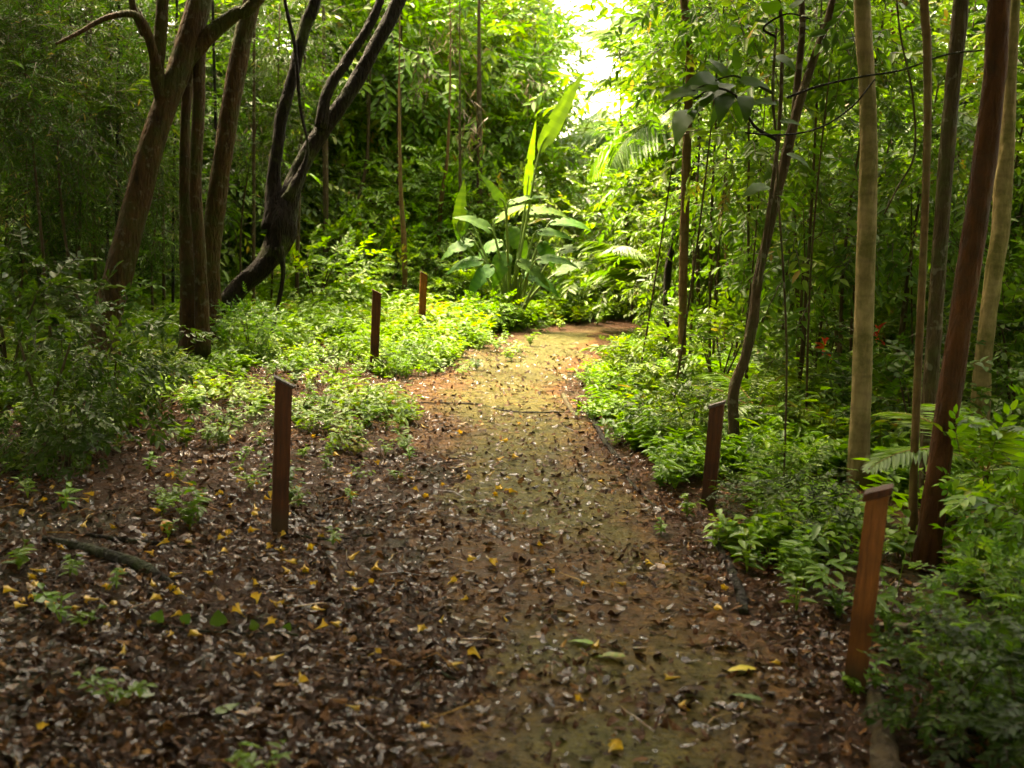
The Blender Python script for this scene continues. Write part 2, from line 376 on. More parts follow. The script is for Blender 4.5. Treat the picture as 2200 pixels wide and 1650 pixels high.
# ------------------------------------------------------------------ ground
def soil_nodes(t, out, kind):
    tc = t.nodes.new('ShaderNodeTexCoord')
    def noise(sc, det=8, ro=0.6, src=None):
        n = t.nodes.new('ShaderNodeTexNoise'); n.inputs['Scale'].default_value = sc; n.inputs['Detail'].default_value = det; n.inputs['Roughness'].default_value = ro
        t.links.new(src or tc.outputs['Object'], n.inputs[0]); return n
    a = noise(1.1, 8, .65); b = noise(9, 9, .7); c = noise(60, 5, .7); d = noise(0.7, 5, .6)
    if kind == 'ground':
        r = ramp(t, [(0.3, (0.026, 0.009, 0.002)), (0.55, (0.075, 0.026, 0.005)), (0.8, (0.15, 0.055, 0.011))], b.outputs[0]); last = r.outputs[0]
        rm = ramp(t, [(0.52, (0, 0, 0)), (0.62, (0.7, 0.7, 0.7))], d.outputs[0])
        mx = t.nodes.new('ShaderNodeMix'); mx.data_type = 'RGBA'; t.links.new(rm.outputs[0], mx.inputs['Factor']); t.links.new(last, mx.inputs[6]); mx.inputs[7].default_value = (0.035, 0.045, 0.012, 1)
        last = mx.outputs[2]
    else:
        r = ramp(t, [(0.32, (0.050, 0.019, 0.004)), (0.5, (0.135, 0.056, 0.013)), (0.70, (0.26, 0.125, 0.030))], b.outputs[0]); last = r.outputs[0]
        at = t.nodes.new('ShaderNodeAttribute'); at.attribute_name = 'mix'; sx = t.nodes.new('ShaderNodeSeparateColor'); t.links.new(at.outputs['Color'], sx.inputs[0])
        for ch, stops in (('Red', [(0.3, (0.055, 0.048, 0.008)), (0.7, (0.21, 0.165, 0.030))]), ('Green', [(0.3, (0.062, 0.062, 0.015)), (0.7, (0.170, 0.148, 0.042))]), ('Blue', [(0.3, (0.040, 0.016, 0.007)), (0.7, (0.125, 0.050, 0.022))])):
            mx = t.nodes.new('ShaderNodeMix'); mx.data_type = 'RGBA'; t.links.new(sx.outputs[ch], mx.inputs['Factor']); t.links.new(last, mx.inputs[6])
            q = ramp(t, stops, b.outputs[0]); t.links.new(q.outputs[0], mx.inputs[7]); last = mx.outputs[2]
    gr = ramp(t, [(0.36, (0.35,) * 3), (0.5, (1.0,) * 3), (0.66, (1.45,) * 3)], c.outputs[0])
    mg = t.nodes.new('ShaderNodeMix'); mg.data_type = 'RGBA'; mg.blend_type = 'MULTIPLY'; mg.inputs['Factor'].default_value = 0.85
    t.links.new(last, mg.inputs[6]); t.links.new(gr.outputs[0], mg.inputs[7]); last = mg.outputs[2]
    p = t.nodes.new('ShaderNodeBsdfPrincipled'); t.links.new(last, p.inputs['Base Color'])
    p.inputs['Specular IOR Level'].default_value = 0.15
    rr = ramp(t, [(0.38, (0.24,) * 3), (0.60, (0.75,) * 3)], b.outputs[0]); t.links.new(rr.outputs[0], p.inputs['Roughness'])
    ad2 = t.nodes.new('ShaderNodeMath'); ad2.operation = 'MULTIPLY_ADD'; ad2.inputs[1].default_value = 2.0; t.links.new(b.outputs[0], ad2.inputs[0]); t.links.new(c.outputs[0], ad2.inputs[2])
    bp = t.nodes.new('ShaderNodeBump'); bp.inputs['Strength'].default_value = 1.0; bp.inputs['Distance'].default_value = 0.045
    t.links.new(ad2.outputs[0], bp.inputs['Height']); t.links.new(bp.outputs[0], p.inputs['Normal']); t.links.new(p.outputs[0], out.inputs[0])
MAT_SOIL, t_, o_ = newmat('soil'); soil_nodes(t_, o_, 'ground')
MAT_PATH, t_, o_ = newmat('path_earth'); soil_nodes(t_, o_, 'path')
def axis(lo, hi, step, far):
    a = np.arange(lo, hi + 1e-6, step); g = []
    s = step; x = hi
    while x < far: s *= 1.35; x += s; g.append(x)
    h = []; s = step; x = lo
    while x > -far: s *= 1.35; x -= s; h.append(x)
    return np.concatenate([h[::-1], a, g])
xs = axis(-7, 8, 0.08, 60); ys = axis(0, 24, 0.08, 60)
X, Y = np.meshgrid(xs, ys, indexing='ij'); Z = gz(X, Y)
V = np.stack([X, Y, Z], -1).reshape(-1, 3); ny = len(ys)
i, j = np.meshgrid(np.arange(len(xs) - 1), np.arange(ny - 1), indexing='ij')
F = np.stack([i * ny + j, (i + 1) * ny + j, (i + 1) * ny + j + 1, i * ny + j + 1], -1).reshape(-1, 4)
props(obj('ground', mesh('ground', V, F, MAT_SOIL)), kind='structure')
# trail: grid cells of a strip with a ragged edge
xs = np.arange(-2.5, 8, 0.05); ys = np.arange(0.6, 22, 0.05)
X, Y = np.meshgrid(xs, ys, indexing='ij'); PD = pathdist(X, Y)
keep = PD < 0.50 + 1.0 * (fbm(X * 1.0, Y * .8, 31) - 0.38) + 0.25 * (fbm(X * 6, Y * 6, 5) - 0.5)
Z = gz(X, Y) + 0.006
V = np.stack([X, Y, Z], -1).reshape(-1, 3); ny = len(ys)
i, j = np.meshgrid(np.arange(len(xs) - 1), np.arange(ny - 1), indexing='ij'); k = keep[:-1, :-1]
i, j = i[k], j[k]
F = np.stack([i * ny + j, (i + 1) * ny + j, (i + 1) * ny + j + 1, i * ny + j + 1], -1)
u, inv = np.unique(F, return_inverse=True)
pm = mesh('path', V[u], inv.reshape(F.shape), MAT_PATH); px_, py_ = V[u][:, 0], V[u][:, 1]
pdd = pathdist(px_, py_); side = px_ - xcen(np.minimum(py_, 16)); nz = fbm(px_ * 2.5, py_ * 2.0, 91, 4)
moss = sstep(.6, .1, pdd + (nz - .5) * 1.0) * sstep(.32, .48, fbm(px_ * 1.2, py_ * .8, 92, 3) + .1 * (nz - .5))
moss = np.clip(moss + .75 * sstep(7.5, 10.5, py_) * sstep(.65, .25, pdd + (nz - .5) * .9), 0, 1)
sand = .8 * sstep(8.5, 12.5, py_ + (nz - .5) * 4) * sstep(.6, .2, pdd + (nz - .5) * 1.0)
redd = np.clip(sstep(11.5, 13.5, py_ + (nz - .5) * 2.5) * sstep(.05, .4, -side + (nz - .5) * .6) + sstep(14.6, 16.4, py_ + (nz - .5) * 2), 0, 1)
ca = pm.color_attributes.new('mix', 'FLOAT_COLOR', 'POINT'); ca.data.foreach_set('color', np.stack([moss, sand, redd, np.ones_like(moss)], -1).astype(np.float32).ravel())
props(obj('path', pm), kind='structure')

# ------------------------------------------------------------------ wooden marker posts
def woodmat(name, c1, c2, wet=0.5, s=1.0):
    m, t, out = newmat(name); tc = t.nodes.new('ShaderNodeTexCoord')
    mp = t.nodes.new('ShaderNodeMapping'); mp.inputs['Scale'].default_value = (14, 14, 1.1); t.links.new(tc.outputs['Object'], mp.inputs[0])
    n = t.nodes.new('ShaderNodeTexNoise'); n.inputs['Scale'].default_value = 5; n.inputs['Detail'].default_value = 8; n.inputs['Roughness'].default_value = .7; t.links.new(mp.outputs[0], n.inputs[0])
    n2 = t.nodes.new('ShaderNodeTexNoise'); n2.inputs['Scale'].default_value = 6; n2.inputs['Detail'].default_value = 5; t.links.new(tc.outputs['Object'], n2.inputs[0])
    r = ramp(t, [(0.3, c1), (0.7, c2)], n.outputs[0])
    r2 = ramp(t, [(0.35, (0.45,) * 3), (0.6, (1.0,) * 3)], n2.outputs[0])
    mx = t.nodes.new('ShaderNodeMix'); mx.data_type = 'RGBA'; mx.blend_type = 'MULTIPLY'; mx.inputs['Factor'].default_value = 0.8
    t.links.new(r.outputs[0], mx.inputs[6]); t.links.new(r2.outputs[0], mx.inputs[7])
    sz = t.nodes.new('ShaderNodeSeparateXYZ'); t.links.new(tc.outputs['Object'], sz.inputs[0])
    az = t.nodes.new('ShaderNodeMath'); az.operation = 'MULTIPLY_ADD'; az.inputs[1].default_value = -0.15; t.links.new(n2.outputs[0], az.inputs[0]); t.links.new(sz.outputs['Z'], az.inputs[2])
    rz_ = ramp(t, [(0.0, (.75,) * 3), (0.07, (0, 0, 0))], az.outputs[0])      # soil splashed up the foot
    m5 = t.nodes.new('ShaderNodeMix'); m5.data_type = 'RGBA'; t.links.new(rz_.outputs[0], m5.inputs['Factor']); t.links.new(mx.outputs[2], m5.inputs[6]); m5.inputs[7].default_value = (0.035, 0.022, 0.008, 1); mx = m5
    p = t.nodes.new('ShaderNodeBsdfPrincipled'); p.inputs['Roughness'].default_value = wet; p.inputs['Specular IOR Level'].default_value = .22; t.links.new(mx.outputs[2], p.inputs['Base Color'])
    b = t.nodes.new('ShaderNodeBump'); b.inputs['Strength'].default_value = .9; b.inputs['Distance'].default_value = .012; t.links.new(n.outputs[0], b.inputs['Height'])
    t.links.new(b.outputs[0], p.inputs['Normal']); t.links.new(p.outputs[0], out.inputs[0]); return m
WOOD = woodmat('post_wood', (0.11, 0.032, 0.006), (0.32, 0.105, 0.020))
WOODD = woodmat('post_wood_dark', (0.034, 0.009, 0.002), (0.13, 0.036, 0.007))
WEATH = woodmat('weathered_cut', (0.05, 0.035, 0.028), (0.20, 0.16, 0.14), 0.6)
import bmesh
def prism(name, mat, w2, d2, zb, zt, bev=0.004, over=0.0):
    """box with four bottom corners at zb and top corners following zt(x)"""
    bm = bmesh.new(); n = 10
    rings = []
    for k in range(n + 1):
        ring = []
        for sx, sy in ((-1, -1), (1, -1), (1, 1), (-1, 1)):
            z0 = zb(sx * w2); z1 = zt(sx * w2); z = z0 + (z1 - z0) * k / n
            jx = 0.0012 * math.sin(k * 2.3 + sx) if 0 < k < n else 0
            ring.append(bm.verts.new((sx * w2 + jx, sy * d2, z)))
        rings.append(ring)
    for a, b in zip(rings[:-1], rings[1:]):
        for q in range(4): bm.faces.new((a[q], a[(q + 1) % 4], b[(q + 1) % 4], b[q]))
    bm.faces.new(rings[0][::-1]); bm.faces.new(rings[-1])
    bm.normal_update()
    ed = [e for e in bm.edges if len(e.link_faces) == 2 and e.calc_face_angle(0) > 0.8]
    bmesh.ops.bevel(bm, geom=ed, offset=bev, segments=2, affect='EDGES')
    me = bpy.data.meshes.new(name); bm.to_mesh(me); bm.free(); me.materials.append(mat); return me
# base px, height px, width px, top slope (rise per half width, + = left higher), yaw, capdepth
POSTS = [((600, 1142), 337, 42, 0.50, 14, WOODD, 'dark brown square post with pale sloping top, nearest one on the left side', 0.010, 3.0),
         ((803, 800), 178, 21, 0.45, 10, WOODD, 'slim dark post with slanted top in green ground cover, middle one of the left row', 0.012, 3.0),
         ((905, 716), 132, 17, 0.42, 10, WOOD, 'small reddish brown post farthest along the left side of the trail', 0.012, 3.0),
         ((1521, 1092), 236, 36, -0.42, -16, WOODD, 'brown post at the right edge of the trail beside the thin bent tree', 0.014, 3.0),
         ((1836, 1476), 448, 58, -0.42, -20, WOOD, 'large orange brown post with thick dark slanted cap at lower right', 0.026, 3.0)]
for k, (b, hp, wp, sl_, yaw, mt, lab, capt, _) in enumerate(POSTS):
    g = G(*b); Yd = g[1]; dep = (g - CAM) @ Fv
    h = hp * dep / FPX / cp * 0.99; w2 = wp * dep / FPX / 2 / (math.cos(rad(yaw)) + abs(math.sin(rad(yaw)))) * 1.0
    t = thing('marker_post', g, lab, 'post', 'wooden marker posts along the trail', (0, rad([0.4, 0.2, 0.2, 0.5, 1.0][k]), rad(yaw)))
    zt = lambda x, h=h, s=sl_, w=w2: h - s * (x + w * (1 if s > 0 else -1)) - 0.0
    obj('shaft', prism('shaft', mt, w2, w2, lambda x: -0.15, lambda x: zt(x) - capt), t)
    o = 0.004 if k != 4 else 0.008
    obj('slanted_cap', prism('slanted_cap', WEATH if k in (0, 3) else WOODD, w2 + o, w2 + o, lambda x: zt(x) - capt, lambda x: zt(x), 0.003), t)

# ------------------------------------------------------------------ trees with visible trunks
CROWN_HI = [crown_mesh('crown', MAT_DEEP, (2.6, 2.6, 1.3), 40, 9, 0.22, 0.42, 500 + k) for k in range(2)]
def place_pts(spec, Y0, dY=0.0):
    """spec [(px,py,wpx)], first point on the ground at depth Y0 (None: from its pixel)"""
    if Y0 is None: Y0 = G(spec[0][0], spec[0][1])[1]
    n = len(spec); pts = []; rs = []
    for k, (px, py, wp) in enumerate(spec):
        Yk = Y0 + dY * k / max(1, n - 1)
        pts.append(P(px, py, Yk)); rs.append(pxr(wp, Yk))
    return np.array(pts), np.array(rs), Y0
def extend(pts, rs, top=8.0, rend=0.5):
    d = unit(pts[-1] - pts[-2]); d = unit(d + np.array([0, 0, 0.5]))
    out = [*pts]; r = [*rs]; p = pts[-1].copy(); k = 0
    rr = rs[-1]
    while p[2] < top and k < 6:
        step = (top - pts[-1][2]) / 4 / max(d[2], .3); p = p + d * step + np.array([0.08 * math.sin(k * 2), 0.08 * math.cos(k), 0]); rr *= 0.86
        out.append(p.copy()); r.append(rr); k += 1
    return np.array(out), np.array(r)
def tree(name, spec, label, mat, Y0=None, dY=0.0, group=None, branches=(), top=8.0, crown=True, cat='tree', sides=14, bumpy=0.07, flare=1.5, ext=True, extra=None, seed=1):
    pts, rs, Y0 = place_pts(spec, Y0, dY)
    if group == LG: rs = rs * .88
    g = pts[0].copy(); g[2] = float(gz(g[0], g[1]))
    base = np.array([[pts[0][0], pts[0][1], g[2] - 0.12]])
    if pts[0][2] < g[2] + 0.05: pts[0][2] = g[2] + 0.04
    pts = np.vstack([base, pts]); rs = np.concatenate([[rs[0] * flare], rs * np.array([1 + (flare - 1) * .5] + [1] * (len(rs) - 1))])
    if ext: pts, rs = extend(pts, rs, top)
    root = thing(name, g, label, cat, group)
    parts = [tube(pts - g, rs, sides, 7, bumpy, seed)]
    obj('trunk', mesh('trunk', *parts[0][:2], mat), root)
    for kk, br in enumerate(branches):
        bp_, br_, _ = place_pts(br[0], Y0 + br[1], br[2] if len(br) > 2 else 0)
        if len(br) > 3 and br[3]: bp_, br_ = extend(bp_, br_, br[3])
        Vb, Fb, _a = tube(bp_ - g, br_, 10, 6, bumpy, seed + kk + 3)
        obj('limb', mesh('limb', Vb, Fb, mat), root)
        if len(br) > 3 and br[3] and crown:
            obj('crown', CROWN_HI[kk % 2], root, bp_[-1] - g, (0, 0, kk), rng.uniform(0.35, .5))
    if crown and ext:
        e = pts[-1] - g
        obj('crown', CROWN_HI[seed % 2], root, e, (0, 0, seed * 1.7), 0.4)
    return root, g, Y0
LG = 'tree trunks on the left of the trail'
tree('tree', [(215, 900, 84), (228, 700, 76), (272, 520, 66), (330, 300, 60), (388, 140, 56), (428, 0, 58)], 'thick leaning trunk, rusty brown at the foot, forking near the top left', BK_OLIVE, Y0=10.0, dY=0.5, group=LG,
     branches=[([(400, 130, 42), (450, 75, 34), (505, 30, 28), (560, -10, 26)], 0.45, 0, 9.0),
               ([(350, 215, 34), (337, 150, 30), (345, 70, 27), (350, -10, 26)], 0.3, 0, 8.5),
               ([(338, 150, 22), (318, 75, 20), (290, 32, 16), (230, 38, 12), (170, 70, 9), (120, 95, 6)], 0.25, -0.6),
               ([(312, 75, 18), (292, 30, 16), (280, -20, 14)], 0.25, 0, 7.0)], seed=2)
tree('tree', [(412, 770, 58), (408, 700, 50), (404, 560, 42), (398, 400, 28), (398, 260, 24), (408, 120, 28), (414, 0, 28)], 'upright mossy trunk rising from the leaf litter, braided with a second stem', BK_OLIVE, Y0=10.6, group=LG,
     branches=[([(436, 765, 34), (430, 560, 28), (420, 400, 26), (426, 250, 26), (428, 110, 26), (422, -10, 24)], -0.12, 0, 8.0)], seed=3)
tree('tree', [(450, 730, 50), (452, 560, 48), (470, 400, 47), (496, 230, 46), (520, 90, 44), (542, 0, 42)], 'smooth olive trunk leaning right between the braided trunk and the dark forked tree', BK_OLIVE, Y0=11.6, group=LG, seed=4)
tree('tree', [(448, 745, 54), (470, 675, 46), (520, 610, 46), (575, 560, 54), (603, 505, 64), (610, 450, 62), (634, 390, 44), (672, 310, 38), (742, 210, 36), (800, 110, 34), (858, 0, 34)], 'dark forked tree with a swollen knot, bending up over the grass from the left', BK_DARK, Y0=12.4, dY=0.3, group=LG, bumpy=0.14,
     branches=[([(596, 490, 60), (588, 400, 32), (602, 270, 27), (630, 160, 25), (655, 60, 24), (680, -10, 23)], 0.15, 0, 9.5),
               ([(690, 275, 28), (702, 200, 24), (745, 130, 21), (790, 60, 20), (820, -10, 18)], 0.12, 0, 9.0),
               ([(600, 530, 20), (608, 575, 11), (606, 610, 9), (590, 690, 8), (572, 760, 9)], -0.05, 0),
               ([(618, 430, 30), (660, 330, 7), (645, 230, 7), (635, 110, 8), (620, 40, 7), (610, -10, 7)], -0.3, 0)], seed=5)
RG = 'slender tree trunks on the right of the trail'
tree('tree', [(1463, 890, 15), (1466, 700, 18), (1470, 500, 20), (1476, 300, 19), (1482, 130, 18), (1470, 0, 18)], 'thin straight pale sapling standing at the grassy bank', BK_TAN, group=RG, sides=10, bumpy=0.04, seed=6, top=6.5)
tree('tree', [(1428, 765, 18), (1436, 720, 17), (1432, 640, 16), (1438, 560, 16), (1455, 490, 14)], 'short dark crooked stem beside the bank where the trail bends', BK_DARK, Y0=12.0, group=RG, sides=10, crown=False, ext=True, top=3.2, seed=7)
tree('tree', [(1845, 1045, 52), (1846, 960, 46), (1853, 780, 42), (1860, 560, 40), (1866, 330, 36), (1862, 160, 34), (1852, 0, 34)], 'straight pale smooth trunk ringed with faint bands behind the capped post', BK_PALE, group=RG, bumpy=0.04, sides=18, flare=1.25, seed=8, top=9)
tree('tree', [(1925, 800, 34), (1930, 600, 34), (1938, 400, 32), (1942, 200, 38), (1945, 0, 42)], 'far tan trunk hung with pale vines between the banded trunk and the dark trunk', BK_TAN, Y0=13.0, group=RG, bumpy=0.06, seed=9, top=9,
     branches=[([(1905, 720, 10), (1912, 400, 12), (1922, 150, 12), (1915, -10, 12)], -0.2, 0), ([(1975, 320, 7), (1955, 150, 7), (1930, 20, 7), (1925, -10, 7)], -0.3, 0)])
tree('tree', [(1956, 1235, 22), (1962, 1050, 18), (1972, 800, 17), (1983, 560, 16), (1992, 300, 16), (1992, 100, 18), (1985, 0, 18)], 'thin tan stem just left of the dark trunk, clasped by small leaves', BK_TAN, Y0=5.4, group=RG, sides=10, bumpy=0.04, seed=10, top=6)
tree('tree', [(1990, 1130, 36), (1995, 900, 33), (2008, 700, 32), (2025, 450, 32), (2045, 200, 32), (2065, 0, 32)], 'dull brown trunk between the thin tan stem and the red barked trunk', BK_GREY, Y0=6.4, group=RG, bumpy=0.05, seed=11, top=8)
tree('tree', [(1985, 1262, 54), (2000, 1130, 54), (2035, 880, 52), (2072, 640, 50), (2105, 420, 50), (2135, 180, 46), (2147, 0, 44)], 'red barked trunk leaning right, the darkest and nearest of the right stand', BK_RED, Y0=5.2, group=RG, bumpy=0.06, sides=18, seed=12, top=9)
tree('tree', [(2103, 925, 36), (2112, 780, 36), (2128, 640, 36), (2148, 500, 38), (2158, 360, 36), (2170, 180, 26), (2180, 0, 22)], 'pale tan trunk with peeling bark at the right border', BK_PALE, Y0=7.6, group=RG, bumpy=0.06, seed=13, top=8)

# thin bent sapling with large leaves
tree('tree', [(1572, 1050, 26), (1577, 930, 24), (1576, 840, 24), (1600, 770, 22), (1618, 690, 24), (1628, 600, 20), (1655, 480, 20), (1690, 330, 22), (1712, 240, 20), (1740, 150, 17), (1772, 60, 16), (1788, 0, 14)],
     'crooked slender tree forking high behind the right trail post', BK_GREY, Y0=7.3, group=RG, sides=12, seed=14, top=6.5,
     branches=[([(1706, 250, 14), (1716, 150, 15), (1724, 60, 13), (1722, -10, 12)], 0.05, 0, 6.5),
               ([(1628, 640, 12), (1655, 430, 9), (1672, 300, 9), (1680, 150, 8), (1680, 60, 8), (1672, -10, 7)], -0.1, 0)])

exec_sections = True
# ------------------------------------------------------------------ broadleaf overhead bough (upper right)
BL = [bigleaf(1.0, 0.38, 14, 0.5, 0.2, 0.03, 0.3 + 0.1 * k, 40 + k) for k in range(3)]
MAT_BROAD = leafmat('leaf_broad', [(0, (0.022, 0.06, 0.008)), (0.5, (0.045, 0.11, 0.012)), (0.85, (0.10, 0.16, 0.015)), (1, (0.35, 0.27, 0.02))], rough=0.55, trans=0.5, spec=.2)
yb = 6.2
bo = [(1700, 235, 9), (1660, 214, 8), (1600, 200, 6), (1560, 190, 5), (1500, 180, 4), (1440, 230, 3)]
root = thing('sapling', G(1660, 1000) * 0 + np.array([*P(1700, 900, 6.3)[:2], 0]), 'dark sapling with broad drooping leaves and two yellowing ones, upper right of centre', 'sapling')
rl = np.array(root.location); rl[2] = float(gz(rl[0], rl[1])); root.location = rl
sp_ = [(1676, 1000, 5), (1690, 800, 6), (1684, 600, 6), (1672, 420, 6), (1668, 300, 6), (1660, 200, 8), (1668, 60, 6)]
pts = np.array([P(a, b, 6.25) for a, b, _ in sp_]); pts[0] = rl + np.array([0, 0, -.05]); rs = np.array([pxr(c, 6.25) for _, _, c in sp_])
Vt, Ft, _ = tube(pts - rl, rs * .8, 8, 6, 0.04, 3); obj('trunk', mesh('trunk', Vt, Ft, BK_GREY), root)
for seq in ([(1668, 300, 8), (1620, 270, 7), (1580, 205, 6), (1530, 190, 5), (1490, 215, 3)], [(1660, 200, 7), (1600, 170, 5), (1560, 165, 4), (1480, 200, 3), (1420, 250, 2)],
            [(1668, 80, 6), (1640, 60, 5), (1690, 30, 4), (1740, 40, 3)]):
    q = np.array([P(a, b, 6.2) for a, b, _ in seq]); r_ = np.array([pxr(c, 6.2) for _, _, c in seq])
    Vt, Ft, _ = tube(q - rl, r_, 6, 5, 0.0); obj('twig', mesh('twig', Vt, Ft, BK_DARK), root)
# leaf: base px, tip px, v
LV = [((1575, 180), (1470, 250), .2), ((1580, 190), (1500, 300), .3), ((1560, 200), (1545, 275), .15), ((1600, 205), (1605, 278), .1), ((1570, 165), (1490, 145), .3), ((1585, 150), (1575, 80), .5),
      ((1600, 160), (1655, 110), .35), ((1590, 175), (1690, 205), .3), ((1545, 190), (1420, 195), .4), ((1530, 200), (1430, 280), .45), ((1500, 195), (1400, 230), .35), ((1560, 160), (1500, 110), .25),
      ((1620, 60), (1650, 110), .93), ((1690, 50), (1700, 110), .35), ((1720, 35), (1755, 60), .9), ((1660, 30), (1640, -20), .4), ((1700, 20), (1760, -20), .45), ((1665, 60), (1610, 50), .3),
      ((1660, 120), (1720, 165), .3), ((1675, 260), (1735, 290), .35), ((1670, 280), (1620, 330), .4), ((1668, 220), (1600, 240), .3), ((1540, 170), (1470, 190), .2), ((1585, 215), (1585, 290), .12), ((1480, 235), (1440, 320), .4),
      ((1690, 330), (1750, 380), .4), ((1650, 400), (1590, 430), .45), ((1672, 420), (1730, 470), .5)]
parts = []
for k, (a, b, v) in enumerate(LV):
    A_ = P(*a, 6.2 + rng.normal(0, .08)); B_ = P(*b, 6.2 + rng.normal(0, .18)); L = np.linalg.norm(B_ - A_)
    U = np.array([rng.normal(0, .4), -0.7 + rng.normal(0, .4), 1.0])
    Vv, Ff, Aa = BL[k % 3]; parts.append(xf((Vv, Ff, np.full(len(Ff), v)), rotm(B_ - A_ + np.array([0, 0, .08]), U), A_ - rl, L * .78))
Vv, Ff, Aa = merge(parts); o = obj('foliage', mesh('foliage', Vv, Ff, MAT_BROAD, Aa), root)

# ------------------------------------------------------------------ foliage templates for shrubs / walls
TP = {}
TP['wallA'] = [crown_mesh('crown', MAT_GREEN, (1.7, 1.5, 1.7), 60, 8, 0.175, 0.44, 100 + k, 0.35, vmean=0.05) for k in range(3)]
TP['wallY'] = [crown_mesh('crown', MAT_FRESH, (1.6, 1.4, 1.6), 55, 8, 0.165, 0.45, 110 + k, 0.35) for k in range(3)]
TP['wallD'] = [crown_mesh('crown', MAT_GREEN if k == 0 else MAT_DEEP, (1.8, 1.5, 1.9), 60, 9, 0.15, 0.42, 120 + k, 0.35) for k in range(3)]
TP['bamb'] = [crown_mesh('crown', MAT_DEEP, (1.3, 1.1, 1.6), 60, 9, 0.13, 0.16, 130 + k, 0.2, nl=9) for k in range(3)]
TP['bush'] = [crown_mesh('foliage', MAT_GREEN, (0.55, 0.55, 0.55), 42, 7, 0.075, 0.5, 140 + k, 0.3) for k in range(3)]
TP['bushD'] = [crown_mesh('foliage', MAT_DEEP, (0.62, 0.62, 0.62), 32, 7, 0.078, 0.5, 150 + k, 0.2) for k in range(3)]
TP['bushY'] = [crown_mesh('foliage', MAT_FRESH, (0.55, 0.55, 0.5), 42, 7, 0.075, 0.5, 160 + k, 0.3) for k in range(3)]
def stemset(h, n, spread, r, seed, mat, name='stem'):
    rg = np.random.default_rng(seed); ps = []
    for k in range(n):
        a = rg.uniform(0, 6.28); e = np.array([math.cos(a), math.sin(a), 0]) * spread * rg.uniform(.4, 1)
        ps.append(tube(np.array([[0, 0, -0.1] + 0 * e, e * 0.3 + [0, 0, h * .4], e * .7 + [0, 0, h * .75], e + [0, 0, h]]), [r, r * .8, r * .6, r * .3], 6, 3, 0.03, k))
    return mesh(name, *merge(ps)[:2], mat)
ST_BIG = [stemset(1.0, 1, 0.25, 0.028, 200 + k, BK_GREY, 'trunk') for k in range(3)]
ST_SM = [stemset(0.55, 4, 0.3, 0.012, 210 + k, BK_GREY) for k in range(3)]
def shrub(kind, x, y, h, label, group, name='understory_tree', cat='tree', sq=1.0, k=None, zoff=0.0):
    """crown mass whose top reaches h above the ground"""
    ms = TP[kind]; k = int(rng.integers(0, 3)) if k is None else k
    z = float(gz(x, y)); g = np.array([x, y, z + 0.0])
    t = thing(name, g, label, cat, group, (0, 0, float(rng.uniform(0, 6.28))))
    big = kind in ('wallP', 'wallA', 'wallY', 'wallD', 'bamb'); rz = 1.75 if big else 0.55
    s = min(h / (2 * rz), 1.15) if big else h / (2 * rz) * 1.1
    cz = h - rz * s
    o = obj('crown' if big else 'foliage', ms[k], t, (0, 0, max(cz, rz * s * 0.85)), None, (s * sq, s * sq, s))
    if big: obj('trunk', ST_BIG[k], t, (0, 0, 0), None, (1, 1, max(cz, .5)))
    else: obj('stem', ST_SM[k], t, (0, 0, 0), None, (s, s, s * 1.3))
    return t
def topy(px, py, Y): return P(px, py, Y)
# background understory: (px centre, py top, distance, kind)
G_P = ('pale feathery tree glowing in the bright gap above the clearing', 'pale trees in the bright gap')
G_C = ('leafy understory tree in the sunlit tangle behind the clearing', 'understory trees behind the clearing')
G_L = ('dim bamboo-like thicket tree in the shaded stand on the left', 'thicket trees on the left')
G_R = ('green understory tree in the tangle behind the slender right trunks', 'understory trees on the right')
def wall(pxs, tops, dists, kinds, lab, sq=1.0):
    for px, py, Yd, kd in zip(pxs, tops, dists, kinds):
        p = P(px, py, Yd); z = float(gz(p[0], Yd)); h = max(0.8, p[2] - z)
        # stack crowns so the mass is dense from the ground to its top
        lv = max(1, int(round(h / 2.6)))
        shrub(kd, float(p[0]), Yd, h, lab[0], lab[1], sq=sq)
        for q in range(1, lv):
            hh = h * q / lv
            shrub(kd, float(p[0] + rng.normal(0, .5)), Yd + float(rng.normal(0.3, .7)), max(1.5, hh + .4), lab[0], lab[1], sq=sq)
# centre
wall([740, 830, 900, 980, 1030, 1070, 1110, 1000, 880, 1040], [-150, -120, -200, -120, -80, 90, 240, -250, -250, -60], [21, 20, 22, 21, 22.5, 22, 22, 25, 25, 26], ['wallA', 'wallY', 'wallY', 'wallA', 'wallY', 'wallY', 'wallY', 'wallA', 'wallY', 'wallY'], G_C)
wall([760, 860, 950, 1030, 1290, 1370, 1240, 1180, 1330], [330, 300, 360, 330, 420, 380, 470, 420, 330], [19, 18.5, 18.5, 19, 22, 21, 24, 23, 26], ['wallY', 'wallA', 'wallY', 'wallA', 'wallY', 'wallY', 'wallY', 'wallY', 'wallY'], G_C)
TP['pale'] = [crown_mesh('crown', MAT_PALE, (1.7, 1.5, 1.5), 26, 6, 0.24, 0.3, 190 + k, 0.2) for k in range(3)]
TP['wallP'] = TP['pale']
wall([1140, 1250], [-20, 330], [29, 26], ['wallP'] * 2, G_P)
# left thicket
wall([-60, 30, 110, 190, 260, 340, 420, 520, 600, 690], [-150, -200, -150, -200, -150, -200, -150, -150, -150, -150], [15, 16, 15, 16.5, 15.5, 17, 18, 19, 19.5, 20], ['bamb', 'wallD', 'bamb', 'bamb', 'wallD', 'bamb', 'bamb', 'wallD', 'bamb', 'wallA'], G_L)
wall([-20, 90, 200, 300], [-200, -200, -200, -200], [20, 21, 20, 21], ['wallD', 'wallD', 'wallD', 'wallD'], G_L)
